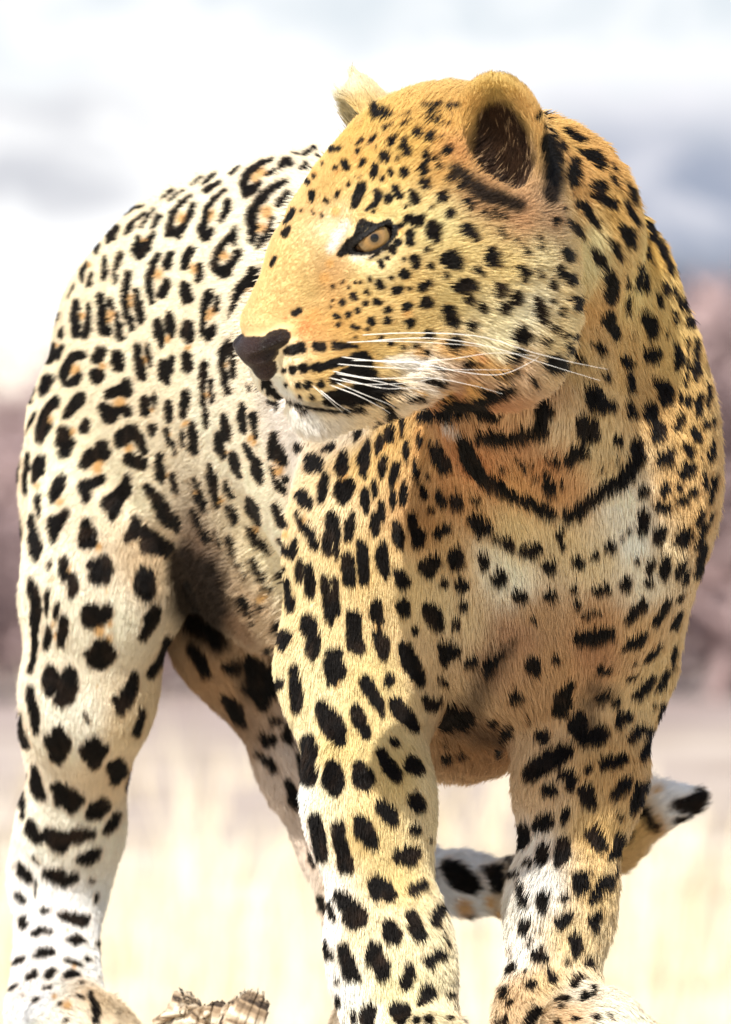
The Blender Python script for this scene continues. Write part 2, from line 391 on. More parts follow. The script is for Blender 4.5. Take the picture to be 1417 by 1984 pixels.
# ------------------------------------------------------------------ coat markings and painted shade: chains of x y r in local tile units; 'f' = tawny rosette centre, 'm' = painted shade, 'd' = dark fur and painted shade
SPOTS_SHADE = {}
SPOTS_SHADE[(100, 280, 4.0486)] = '''
f 1040 590 40; f 1260 560 38; f 850 1020 36; f 1140 980 34; f 1370 880 34; f 630 1200 22; f 255 1350 20; f 480 1330 26; f 740 760 18; f 1270 1320 30; f 320 950 16
880 440 8 940 390 16 975 365 8; 935 455 8 1000 400 14 1050 375 6; 1115 330 8 1190 275 12; 1200 325 12 1300 245 14
1230 375 20 1340 312 14; 590 570 6 660 520 12 740 490 8
1380 370 18 1290 450 20 1235 520 22 1225 600 24 1200 680 34 1230 730 36 1275 690 26; 1400 470 30 1385 540 28 1345 610 18
1095 420 16 1030 480 16 970 540 20 955 610 24 935 700 32 ; 1130 490 24 1100 560 24 1080 610 16; 1060 650 22 1010 710 32
840 570 18 870 570 12; 860 580 16 815 650 14; 815 520 10 770 580 12 715 660 10; 760 540 8 690 590 12 630 660 22 600 710 12
535 665 22 490 730 30 460 770 16; 395 790 14 370 860 12
810 700 16 790 770 24 745 830 36 705 870 40 ; 700 750 24 675 830 26
565 860 22 540 920 22 515 1000 14 515 1090 12; 435 890 10 435 970 22 435 1050 20 ; 300 930 10 270 1000 18 265 1080 14; 335 1020 14 315 1100 20
200 1100 8 155 1200 8; 80 1340 8 50 1400 8
860 875 24 820 950 26 785 1040 26 790 1140 26 810 1230 24; 950 870 24 925 950 32; 925 1090 32 890 1180 32
1110 840 30 1075 910 34 1060 965 22; 1185 960 24 1170 1070 24 ; 1060 1110 32 1085 1200 46
1410 740 20 1360 800 30 1310 880 26 1300 970 30 1370 1010 40 1410 960 30
620 1020 24 605 1110 26 585 1200 20 600 1290 24 640 1380 26; 680 1150 20 695 1240 24 715 1370 26
400 1190 24 410 1290 24 420 1400 30; 480 1210 16 490 1290 18; 220 1240 22 205 1340 28 205 1410 26; 310 1260 14 310 1360 22; 530 1340 18 550 1410 20
1260 1180 30 1220 1270 26 1205 1360 22 1210 1417 20; 1320 1210 22 1315 1300 20; 945 1340 26 940 1400 30; 860 1400 30; 1100 1417 30
'''
SPOTS_SHADE[(350, 280, 4.0486)] = '''
f 640 230 44; f 690 540 46; f 650 660 36; f 600 280 26; f 560 1130 24; f 1060 220 20
890 85 8 940 90 8; 975 90 14 1060 45 14; 1080 105 12 1180 55 18 1250 40 12
410 245 12 480 190 14; 740 130 8 660 155 18 580 210 26 525 260 28 520 340 28 535 400 30 600 350 28 640 310 14; 700 250 14 760 215 16
790 190 22 830 155 32 870 150 28; 835 300 20 760 340 26 690 390 28 610 480 34 570 560 36 580 660 36 580 760 30
620 810 16 660 750 24 710 690 22 735 590 16; 850 400 22 800 450 26 775 490 16; 885 520 16 850 590 14 820 620 10; 850 660 16 820 700 28
740 890 16 710 950 12; 450 650 14 420 740 34 440 780 20; 580 1010 44 560 1080 46 490 1120 40 450 1200 26 420 1290 14 400 1350 8
470 850 26 430 930 26 390 1010 28 340 1030 24; 960 200 22 1000 300 18; 1000 175 26 1120 160 12; 1010 200 14 1050 260 14
1030 390 20 1035 440 12; 1215 190 14; 1290 150 22 1300 190 14; 1325 315 10; 1250 370 8 1225 410 10; 1140 440 14 1155 470 8; 950 520 12; 1045 540 10; 1105 555 10
1415 340 30 1380 420 28 1350 490 16; 1390 55 20; 1400 260 10
'''
SPOTS_SHADE[(20, 560, 4.0486)] = '''
f 580 210 20; f 790 240 26; f 960 120 26; f 385 440 18; f 530 630 36; f 750 600 26; f 880 890 42; f 330 1020 28; f 500 1120 24; f 1080 550 22; f 1250 390 24; f 950 1240 30; f 700 1370 40; f 1130 950 16; f 1270 1130 16; f 1390 1050 18
405 190 8 340 350 8; 440 300 12 420 360 22; 360 440 18 345 500 34 330 550 32; 430 450 16 385 520 30
545 110 18 530 220 28 540 350 32; 635 130 16 630 220 22 625 310 30 612 360 28; 735 60 26 740 160 24 745 260 32 765 330 44
800 80 14 805 130 24; 850 210 16 870 290 28 885 380 24; 920 20 24 915 120 24 940 210 30 975 300 24; 1005 30 20 1025 130 28 1045 250 28
250 570 10 225 660 14; 215 750 14 185 880 12; 315 710 42 290 780 40 270 820 14
580 520 28 525 520 30 470 590 34 440 670 32 440 730 24 510 730 28 560 680 24; 730 490 38 700 550 34; 700 680 56; 860 520 42 865 590 50
1015 450 26 1030 560 32 1055 680 34; 1095 430 14 1105 500 22 1115 600 12; 1180 280 34 1185 350 38 1200 440 20; 1265 220 30 1280 300 38 1290 370 16
1220 580 30 1220 670 36 1255 720 22; 1290 540 20 1275 630 28; 1390 340 34 ; 1400 520 30 1410 620 36
370 890 42 320 930 32 280 1000 30 260 1080 34 250 1170 30 ; 335 1060 22 290 1110 30
570 860 46 510 920 36 470 980 28 440 1010 16; 930 740 34 945 810 32 870 790 34 800 820 38; 760 930 46 800 990 60 850 960 40; 930 950 42
215 970 10 180 1040 12 150 1110 8; 435 1110 40 440 1200 62 440 1280 40; 500 1200 30; 600 1090 42 620 1040 26
1080 870 36 1080 960 34; 1150 810 12 1150 920 14; 1130 1080 34 1135 1130 18; 1260 890 26 1265 1000 30; 1245 1100 18 1265 1200 16; 1300 1200 16 1320 1300 8; 1390 830 26 1380 980 24; 1370 1110 18 1375 1220 16
970 1110 50 900 1160 60 870 1200 36; 1010 1140 40 1050 1210 38 1070 1270 26; 960 1330 46 1050 1370 44; 740 1230 48 750 1290 46 660 1290 44 600 1370 40 ; 790 1270 20
95 1320 12 85 1400 14; 155 1280 18 150 1400 28; 260 1330 34 240 1400 44; 1195 1300 26 1190 1400 32
'''
SPOTS_SHADE[(300, 560, 4.0486)] = '''
f 450 220 24; f 580 590 16; f 420 830 18; f 780 1170 24; f 590 1270 14; f 980 1350 24; f 270 1050 16; f 120 400 18; f 280 460 16; f 800 1200 22
440 70 42 410 140 26 400 220 22 400 330 26 440 370 34 480 310 28; 510 90 24 500 160 22; 280 290 40 285 380 40; 270 530 34 275 620 36
590 430 30 560 500 38 545 590 24 570 700 26 590 800 26; 620 500 22 635 600 24 635 680 20; 405 590 28 400 680 26 395 780 18 395 880 20 415 970 18 425 1080 14; 465 720 18 460 870 18
740 740 8 765 790 8; 265 820 28 255 900 32 235 990 18; 310 1050 20 320 1150 34 325 1260 34; 240 1130 16 240 1230 12
555 1000 28 575 1090 36 590 1160 26; 530 1150 40 530 1240 38 560 1310 20; 700 910 22 705 1010 32 720 1100 26; 790 1000 34 800 1080 22 820 1160 14
730 1220 20 770 1300 28 830 1380 30; 640 1320 34 660 1400 34; 955 1150 30 945 1250 38 940 1310 26; 1000 1250 28 1020 1340 34 1050 1370 16
1145 1240 30; 1250 1340 40 1280 1380 46; 1230 1400 36; 1340 1240 10 1330 1280 8; 1380 1250 30; 455 1400 24; 935 1400 16
'''
SPOTS_SHADE[(20, 860, 4.0486)] = '''
f 700 190 36; f 410 460 26; f 700 810 24; f 230 320 18; f 340 1060 18; f 880 400 24; f 1240 230 18; f 760 1150 10; f 470 980 16; f 350 1400 16; f 780 1400 20
90 130 12 75 250 12 60 350 8; 155 80 14 145 220 22 140 360 24; 270 110 20 245 200 42 210 280 20; 240 410 22 240 500 22 245 570 12
75 520 18 85 620 16 105 740 12; 105 870 10; 180 560 28 200 660 26 215 760 44 215 840 44 225 900 20; 320 930 18 325 970 14; 310 1150 16 300 1250 16 290 1340 8
170 1060 20 210 1160 40 225 1280 34 210 1390 34; 430 920 34 425 1000 30 430 1070 14; 490 1040 32 505 1100 38 490 1180 24; 380 1250 14 375 1340 22; 430 1340 18 435 1400 30
420 270 30 390 330 44 370 390 40 345 440 22; 590 320 44 610 400 44 600 440 28; 660 310 36 740 270 28; 450 540 24 400 610 40 360 660 46 350 760 18; 350 610 40
600 630 36 610 710 66 580 790 36 640 770 44; 740 910 40; 660 960 56 750 980 58 740 1070 30 650 1050 36
940 270 36 920 350 56 870 400 50 810 460 70 810 540 50 800 590 24; 760 480 34; 1090 330 26 1160 400 46 1210 490 60 1270 570 60 1330 640 32
1000 600 44 1000 680 60 930 740 34; 1060 700 70 1140 770 80 1230 800 70 1290 800 36 ; 1060 820 34 1180 840 40
1050 1050 80 1050 1120 86 1070 1170 56; 1140 1290 40 1090 1360 50; 620 1310 56 640 1370 70 740 1320 60 770 1280 30; 670 1270 30
1200 90 20 1190 160 34 1200 240 38 1220 290 14; 1290 240 22 1310 320 22 1340 370 16
'''
SPOTS_SHADE[(320, 860, 4.0486)] = '''
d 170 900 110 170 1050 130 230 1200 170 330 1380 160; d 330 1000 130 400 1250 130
200 1100 40 260 1250 36
f 460 430 26; f 910 210 34; f 730 660 22; f 970 700 20; f 1100 590 22; f 1400 290 24; f 790 1200 24; f 1320 750 14; f 280 380 16
375 170 20 385 260 34 405 370 32 435 470 20; 490 290 18 510 360 24 550 410 18; 560 90 30 580 170 30 600 240 20; 520 490 22 550 540 32 565 600 20
200 290 8 250 390 12 300 470 14 330 540 10; 245 260 12 300 370 16 350 520 14; 250 520 20 280 590 32 300 640 18; 330 680 30 370 740 26
420 670 8 450 760 16 480 850 12; 530 710 22 545 780 24 560 850 12; 570 890 14 620 960 14 660 1020 12; 710 900 20 760 990 26 810 1090 26 850 1130 16
680 430 24 700 500 46 730 560 36 755 610 18; 680 650 18 720 730 30 780 780 30 835 840 16; 735 150 36 745 220 42 765 290 20
880 480 22 900 550 32 930 610 40 980 630 14 ; 850 180 14 880 280 18 930 350 30 950 390 14; 960 270 26; 1090 410 48 1130 460 44 1150 500 20
1180 130 60 1230 160 30 1240 220 14; 1050 550 16 1090 640 26 1150 700 40 1180 780 34 1190 830 14; 1270 250 24 1250 350 34 1230 450 26
1400 100 20 1390 200 40; 1380 360 44 1400 440 40; 1320 600 44 1320 680 40 1280 760 36 1290 860 26; 1370 700 16 1350 820 20 1355 900 14
920 750 16 960 820 30 1020 880 24; 1040 760 22 1030 820 30; 1075 910 18 1070 980 30 1075 1060 22; 1140 980 34 1150 1080 38 1150 1170 36
940 970 24 930 1020 34 960 1090 36 990 1150 24 1000 1220 36 1000 1290 28; 1260 1040 20 1275 1140 34 1300 1240 30 1300 1340 34 1310 1400 20; 1340 1100 18 1345 1200 24 1360 1340 20
640 1210 40 690 1290 40; 780 1280 22; 1140 1370 40 1150 1400 50; 890 1400 20; 1060 20 28; 1410 900 20 1415 1000 20
720 1380 20
'''  # 'd': groin, dark fur with shade painted into it
SPOTS_SHADE[(20, 1180, 4.0486)] = '''
f 700 160 34; f 360 200 16; f 780 210 24; f 680 600 8
230 60 20 200 190 24 215 260 18 200 380 20 170 480 18; 310 150 26 310 220 28 290 290 18; 430 60 22 425 160 38 410 270 24
720 300 80 700 370 96 710 430 40; 620 350 34; 780 340 50; 330 460 40 310 560 50 320 640 40 ; 470 490 50 470 600 70 430 690 66 400 720 46; 350 540 60 400 600 60
1120 50 40 1080 130 40 1030 210 26; 970 510 26 940 600 48 900 700 60 860 760 44 870 820 20; 830 700 30
1230 220 26 1200 320 26 1140 420 26 1090 500 30; 170 600 18 180 700 30 210 820 34 210 950 22; 90 800 16 100 930 26 140 1060 24
385 950 44 390 1050 90 380 1130 60 385 1180 24; 320 1010 40 ; 650 1050 56 650 1110 90 660 1190 50; 570 1080 30; 730 1090 34
850 1170 26 830 1240 76 820 1290 50; 1025 800 22 1010 880 24 980 960 28; 960 1240 16 930 1320 18 905 1400 12
200 1220 18 220 1310 32 250 1400 24; 130 1290 20; 130 1360 10; 590 820 12 615 865 14
'''
SPOTS_SHADE[(0, 1500, 4.0486)] = '''
210 10 14 205 90 10 200 200 18 200 320 16; 290 30 30 310 110 40 340 160 34; 450 90 36 510 150 76 560 190 80 560 250 44; 630 190 34; 470 210 34
800 230 56 750 270 66 720 300 50; 910 310 26 880 370 40 830 440 26; 900 20 44; 1010 30 20 985 90 16
260 370 24 265 430 46 310 500 40; 400 460 56 470 520 76 480 570 40 ; 550 490 44 620 470 56 710 460 38; 730 620 46 680 650 50 640 650 36; 770 590 22
170 690 20 200 760 44 240 820 30; 130 710 12; 270 645 14 310 680 14; 390 770 44 470 790 60 510 830 44 570 800 36; 720 820 18
290 840 14 285 960 10; 150 940 22 200 985 22; 340 1070 20 400 1075 12; 490 1105 32 560 1130 36 640 1150 44 690 1120 14; 750 940 12 740 1000 8
100 1090 20 95 1150 16; 190 1140 28 195 1180 32; 280 1260 18 330 1230 24 400 1240 16; 520 1295 14 590 1300 36 650 1310 16; 760 1320 18 770 1350 10
'''
SPOTS_SHADE[(0, 1784, 4.7233)] = '''
f 620 780 40; f 500 700 20; f 610 90 14; f 680 430 16
320 120 20 390 100 26 460 105 18; 610 170 16 690 190 32 750 190 20; 890 210 22; 160 380 14 210 350 28; 330 330 18 390 300 38 480 290 26; 780 350 18 820 370 14
610 370 20 680 390 22 740 420 14; 280 520 22 330 490 28; 480 470 32 450 500 32; 600 520 26 650 500 32 700 500 22; 120 620 14 170 590 14; 410 620 18 460 610 18; 230 690 10 ; 310 740 14 355 720 12
700 700 12 760 710 10; 550 770 14; 820 680 18 860 760 24 880 860 28 870 920 30; 880 520 10; 740 590 12; 600 930 20
'''
SPOTS_SHADE[(320, 1180, 4.0486)] = '''
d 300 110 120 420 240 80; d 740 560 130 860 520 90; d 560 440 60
220 290 36 280 380 44 330 490 30; 300 150 70 200 120 40; 380 200 50 400 280 34; 480 690 34 560 770 60 620 870 30; 660 400 50 740 500 90 760 620 110 760 730 50; 870 430 44 900 560 50; 620 620 20
840 290 26 830 340 20; 860 870 36; 760 980 30 850 1020 40 800 1050 30; 960 900 30 950 1000 36 990 1060 16; 740 1120 24 790 1160 26; 820 1180 26 880 1260 24; 970 1350 24 990 1400 24; 1040 1100 8 1060 1230 12 1070 1330 8
920 140 50 950 220 60 940 290 30; 890 90 16; 500 440 40; 690 30 14
'''  # 'd': shade painted on the inner side of the far hind leg
SPOTS_SHADE[(560, 1160, 4.0486)] = '''
f 370 660 30; f 700 215 20
30 40 34; 150 150 34 170 220 66 210 310 44 190 390 54 195 470 26; 10 280 30; 310 30 26 325 120 34 340 200 16; 380 40 20 390 120 18
470 90 16; 520 150 56 510 270 50 530 370 60 560 400 36; 690 40 36 690 130 50 720 180 26; 700 270 36 730 350 56 740 440 34; 890 50 60 900 90 46; 1100 60 46 1130 130 70 1180 200 44
990 240 30; 1330 190 26 1330 220 22; 1390 40 40; 900 370 44 940 470 70 990 580 60 1020 650 34; 1220 370 56 1290 400 70 1230 460 50; 1180 610 16 1230 630 26
785 605 26 785 660 34; 330 430 34 395 420 30; 350 500 60 370 570 80 350 640 40; 600 650 46 650 740 46 700 830 40 730 900 22; 830 830 54 900 920 66 970 1000 44; 1060 780 30 1110 830 50 1170 800 26
55 540 30 60 640 38 80 750 46 80 860 32; 275 850 56 320 940 80 370 1030 84 410 1110 46; 530 880 44 560 970 50 610 1070 36; 800 1110 20 830 1140 28; 720 1210 34 760 1300 44 830 1380 50
950 1300 60 1000 1340 44; 165 1100 46 180 1180 56 170 1290 46 175 1400 54; 10 980 18; 65 1190 10 80 1300 14 95 1400 10; 350 1330 50 350 1417 74; 560 1330 50 580 1417 76
1240 960 60 1300 900 70 1380 880 60; 1250 1220 34; 1350 1180 30; 1240 1100 24; 1400 560 10
'''
SPOTS_SHADE[(560, 1480, 4.0486)] = '''
175 60 54 185 130 40; 355 40 60 360 140 80 365 220 46; 550 40 46 590 120 80 600 180 40; 780 40 50 840 110 40; 20 170 24 40 250 36 60 330 20; 980 290 60 1010 330 50
720 330 46 790 390 60 820 450 36; 980 515 42; 215 420 40 240 520 48 260 640 46 275 730 30; 390 490 46 410 590 50 440 700 50 460 800 56; 570 450 50 600 530 74 650 610 50 670 650 26
860 720 50 930 720 80 980 690 50; 1095 590 14; 1150 670 18; 170 680 14 190 750 20 215 810 12; 1130 820 16 1140 880 20; 680 930 60 720 980 86 790 1040 46; 680 1040 40
960 1000 40 1030 950 40; 420 1030 40 480 1110 70 540 1190 76 560 1250 40; 290 970 10 330 1080 22 370 1210 20; 255 1040 14 280 1120 24 295 1180 10; 1170 1120 30 1150 1180 44 1130 1240 26
960 1190 44 980 1250 40 1010 1340 54; 790 1280 50 820 1340 66; 300 1400 28; 440 1410 20; 1195 1350 16
'''
SPOTS_SHADE[(560, 1784, 3.5425)] = '''
450 0 60 500 20 34; 690 40 46 710 110 56; 850 40 40 890 100 44; 1000 20 24; 265 160 20 285 210 24 315 250 14; 1050 100 12 1080 170 10
390 180 32 410 270 42 440 350 52 480 380 30; 590 190 46 580 240 50 640 300 60 650 370 44; 820 310 30 815 370 44 800 440 34; 950 280 34 1030 230 36 ; 350 405 16; 345 500 14 352 560 16
940 480 44 960 510 44 900 570 26; 1090 500 22; 550 620 56 550 690 50; 450 630 16 460 690 18; 740 610 50 780 630 60 770 680 40; 880 690 22; 960 690 30; 1100 670 22; 1155 640 8
'''
SPOTS_SHADE[(640, 780, 4.0486)] = '''
f 130 595 24; f 430 340 20; f 520 650 20; f 700 600 22; f 850 480 14; f 20 1060 16
460 60 38; 365 140 26 365 170 18; 230 210 24 220 280 20; 590 60 14 575 150 24 570 260 12; 655 75 10; 715 110 20 720 160 14; 475 220 34 475 290 32; 410 280 26 385 340 28 370 420 12
300 290 14 290 370 30 270 460 46 270 570 22; 110 400 24 110 490 44 90 560 26; 90 660 44 160 650 44 120 730 50 110 790 20; 735 250 24 730 310 30; 620 290 18 605 370 28 600 450 16
860 330 50 890 390 64 930 480 40; 430 440 24 410 520 32 405 580 16; 520 480 24 505 560 36 480 640 24; 490 700 20 495 770 28 495 830 12; 690 470 30 690 550 32 705 610 20; 740 660 28 760 720 30
350 620 18 350 690 22 350 750 16; 590 640 20 580 720 34 575 790 22; 280 700 28 275 790 34 280 860 20; 400 790 22 405 860 32 410 920 18; 360 890 30 350 980 34 355 1030 20
180 870 20 160 950 38 150 1060 30; 520 960 34 530 1050 46 545 1110 34; 640 900 30 660 980 40 700 1050 56 680 1110 36; 860 1010 40 940 960 40; 895 700 40 910 750 44; 1020 740 58 1020 780 44; 1165 735 34; 810 830 28; 805 550 22
1060 260 50 1100 370 56 1160 470 60 1250 570 56 1350 640 40 1400 690 40; 1150 890 56 1210 950 76; 1310 1040 24; 1400 1060 46; 1010 1170 60 1010 1240 60; 1200 1180 30 1240 1260 30
250 1110 32 260 1210 38 265 1320 38 270 1400 36; 410 1130 34 410 1220 50 430 1320 38 430 1370 16; 140 1210 36 150 1310 50 160 1400 46; 820 1230 50 770 1290 76; 540 1340 40 570 1400 56; 1340 1350 56; 900 1400 34; 1050 1417 60; 40 1400 30
20 900 40 30 970 50; 10 1150 30 50 1170 24; 20 350 30; 840 30 80 950 50 70 1080 40 30; 1200 40 40 1300 100 40; 1200 240 50 1380 260 50
'''
SPOTS_SHADE[(900, 760, 4.0486)] = '''
560 80 40 630 130 50; 590 210 40 620 280 36; 560 310 40 500 310 40 420 330 36 320 350 34 260 320 22; 150 130 40 250 170 40; 60 90 50 160 20 50 260 10 40; 960 30 50 1030 80 60 1110 80 44
910 190 50 940 250 76 970 300 66; 1270 80 26 1275 150 36; 1400 150 36; 880 430 56 900 460 44; 800 480 30 830 530 26; 690 500 30 720 530 26; 620 480 18; 420 510 30; 470 560 20; 540 540 16; 1190 340 34 1185 370 28
1330 370 36 1330 480 60 1300 570 66 1260 650 66 1190 710 56 1110 730 44 1040 780 50 960 830 50 890 890 50 820 950 60; 1180 520 18; 1075 580 18; 630 620 22 660 700 40 680 770 24; 560 640 18; 740 660 16 770 710 10
30 420 50 60 500 60 130 610 66 220 680 56 310 740 44 390 800 36 470 820 44 540 860 34 630 900 54 690 950 34; 310 580 22; 110 810 34; 740 1080 34 750 1150 20 780 1200 24; 350 1140 36 370 1180 34
500 1220 54 560 1210 54; 260 1130 22; 170 1300 36 180 1350 30; 660 1350 54; 890 1310 52; 1010 1260 36; 1130 1200 44; 1230 1130 20; 1280 1070 18; 1335 1290 18; 290 1400 34; 1380 770 36
'''
SPOTS_SHADE[(1060, 760, 4.0486)] = '''
890 20 50 910 60 36; 790 120 46 800 180 40; 850 280 56 860 320 50; 1030 30 16 1020 90 12; 1080 40 22 1085 100 22; 1160 30 16 1155 140 22; 1230 40 14 1230 100 12; 1030 190 24 990 270 22; 1210 240 24
1120 290 32 1150 340 34; 1070 410 32 1100 460 30; 1180 505 10; 1270 370 12 1250 460 26 1240 510 18; 950 460 36 880 520 50 930 530 40; 1090 590 56 1060 620 44; 740 770 34; 905 740 36 900 770 34; 1010 730 26; 1115 770 38; 1040 840 42
860 870 34 920 890 42; 1210 640 22 1215 740 22; 1290 640 14 1270 740 22 1250 840 14; 740 940 34 740 1030 44 720 1090 22; 890 1060 36 870 1120 42 850 1160 26; 1060 1090 50 1030 1150 54; 1180 930 26 1150 1010 28
1210 1030 22 1170 1120 26 1130 1200 16; 1270 920 12 1250 1000 12; 1200 1180 26 1170 1300 26 1150 1400 20; 800 1330 32 780 1390 30; 910 1300 36 900 1400 40; 1060 1290 24 1020 1370 28; 1080 1380 22; 1270 180 10 1275 240 10
'''
SPOTS_SHADE[(740, 1080, 4.0486)] = '''
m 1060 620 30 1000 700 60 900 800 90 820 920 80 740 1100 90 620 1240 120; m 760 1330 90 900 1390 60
260 560 24; 490 200 30; 600 500 26 600 530 24; 1190 480 24; 960 740 26 880 800 34 830 880 44; 720 800 40; 560 1180 44 650 1270 56; 700 1230 40
1190 820 60 1180 860 56; 1060 1070 46; 870 1260 30; 990 1310 36 950 1370 24; 1140 1250 22; 1370 780 26; 1400 1080 44 1390 1180 50; 1270 1390 50; 930 130 50 940 170 40; 1090 280 60; 1300 60 50; 1320 290 48
'''  # 'm': brown shade under the chest, painted into the coat
SPOTS_SHADE[(1000, 1080, 4.0486)] = '''
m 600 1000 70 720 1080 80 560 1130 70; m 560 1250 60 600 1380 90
930 20 20; 1040 40 28 1030 100 24; 1150 40 34 1140 130 30; 1270 50 30 1240 130 20; 1320 100 20 1300 170 22; 1290 260 14 1260 300 20; 1020 190 34; 860 170 34 840 210 34; 660 240 46 700 240 30; 620 250 24; 460 230 30 ; 480 350 30; 520 430 16 600 430 22 650 420 14
980 350 36 920 410 40 870 470 26; 1180 320 26 1140 400 28 1090 490 28; 1270 400 16 1220 510 26; 500 620 56 600 610 66 700 580 66; 990 590 36 930 640 44 850 690 24; 1110 670 20 1050 740 24 1010 790 16; 930 790 16 ; 650 860 34 720 860 26
880 920 24 940 890 20; 930 1060 36 1000 1000 30 1050 930 24; 1220 690 16 1210 840 16; 1170 870 24 1110 1000 26; 650 1100 34 700 1060 30; 770 1130 30; 1060 1140 16; 420 990 34 380 1090 60 340 1200 44; 320 790 24
820 1250 44 860 1240 40; 440 1260 40 490 1220 30 530 1370 40 460 1330 30; 660 1380 60 600 1400 50; 1130 1130 24 1110 1240 24 1090 1330 14; 970 1330 30 900 1390 30; 1030 1330 24 1020 1400 18; 230 1400 50; 90 1240 20
'''  # 'm': painted shade between chest and far front leg
SPOTS_SHADE[(960, 1400, 4.0486)] = '''
100 40 40 50 90 20; 20 200 30; 380 110 56; 630 40 60 700 120 60; 810 110 66; 560 220 60 470 270 76 380 330 80 300 400 70; 540 400 40 620 430 44 570 520 26; 730 350 26 720 390 20; 960 10 30; 1110 50 34 1050 120 30
1190 80 20 1160 180 26 1130 270 26; 850 320 50 930 310 50 990 290 34; 440 530 56; 710 540 60 730 610 60; 1030 440 34 970 510 46 930 580 30; 965 720 26; 1110 500 40 1080 600 36 1060 670 20
400 760 64 360 800 54; 560 680 24 545 760 24; 240 810 36 245 880 50 225 970 24; 760 860 60 800 940 60 720 850 34; 960 890 34 940 980 44 870 1050 20; 390 990 50 370 1080 40; 540 930 40 530 1010 54 500 1110 36
275 1100 26; 660 1230 60 670 1280 56; 740 1180 20; 850 1220 34 800 1310 34 750 1390 26; 890 1250 20 870 1310 12; 220 1290 30 245 1380 24; 390 1370 46 370 1400 46; 540 1370 28; 930 1120 8 910 1220 8; 1030 900 26
'''
SPOTS_SHADE[(940, 1680, 4.6612)] = '''
340 150 24 360 240 36 375 340 26; 520 270 40 530 330 54 530 390 30; 850 110 50 850 180 60; 720 275 34; 1080 80 34 1020 180 38 960 270 34; 1120 130 16 1090 200 12; 690 490 64 750 450 44; 1000 420 34 970 480 44 965 560 24
380 510 44 375 570 36; 500 570 16 470 595 12; 425 665 18 390 700 16; 800 650 56 820 710 56 810 780 26; 510 740 30 490 810 54 530 820 50; 255 720 12 250 740 8; 265 790 8; 740 865 24; 920 820 30 930 890 36; 1000 680 14
270 900 34 240 940 26; 385 955 20; 590 960 30 620 1020 36; 440 1050 20 400 1080 16 470 1080 22; 820 1030 46 800 1070 30; 150 960 14 120 1050 20 100 1090 14; 210 1110 32 190 1160 34; 240 1230 24 ; 640 1215 20 690 1190 30 740 1195 24; 690 1270 22
900 1185 34; 975 1110 24 980 1160 22; 480 1310 50 420 1370 44 400 1400 40; 200 1380 34; 800 1370 22 840 1380 18; 1000 1370 32; 660 1400 26; 1110 1340 12; 1160 1388 10; 430 1200 12; 130 1390 16
'''
SPOTS_SHADE[(840, 1460, 2.5304)] = '''
f 150 740 30; f 1070 350 40; f 280 720 20; f 330 780 20; f 1090 190 14
80 560 34 130 610 54 190 640 40; 250 580 18 310 600 40 320 640 36; 390 565 22 410 585 14; 180 800 26 220 810 18; 10 470 14; 1190 135 20 1120 140 28 1040 150 30; 1000 230 30 1040 300 26 1060 325 14; 940 430 16; 1290 215 24 1300 260 36 1220 250 24 1170 245 10
'''
SPOTS_SHADE[(1040, 220, 4.0486)] = '''
10 20 22 50 50 18; 60 120 14 100 180 14; 140 240 24 180 290 18; 140 310 16 165 360 14; 190 150 16 250 190 32 320 230 18; 300 300 12 370 340 26 430 350 36 460 400 34 475 440 16; 255 400 46 250 470 56 255 530 34; 430 570 46 450 640 44 490 690 30 560 700 40; 470 580 50
530 380 8 575 440 16; 550 490 18 590 560 18; 660 560 12 700 620 22 740 700 12; 670 690 14 710 770 22 750 860 18; 770 670 8 800 740 10; 275 700 22 340 730 36 400 810 28 450 860 26; 180 750 16; 125 840 26; 225 850 24 280 900 32 330 950 16; 635 900 34 680 950 54 700 1000 40
540 975 20 590 1050 24 630 1120 20; 825 870 22 855 950 32 890 1010 16; 920 1010 18 950 1090 26 1000 1200 24 1020 1250 12; 830 1030 14 850 1110 22 880 1170 10; 1040 1160 8 1080 1270 14; 415 1050 26 460 1110 40 500 1160 30; 190 1075 24 225 1130 40 ; 150 1220 30 160 1260 26; 235 1300 42
95 1300 16 115 1360 18; 530 1210 30 555 1290 44 565 1380 44; 775 1160 16 770 1240 20 765 1330 34; 685 1260 12 682 1320 18; 820 1250 14 830 1350 22; 960 1320 20 980 1390 28; 1020 1350 8 1050 1410 14; 10 980 8 15 1040 14; 250 620 14; 5 1250 16
'''
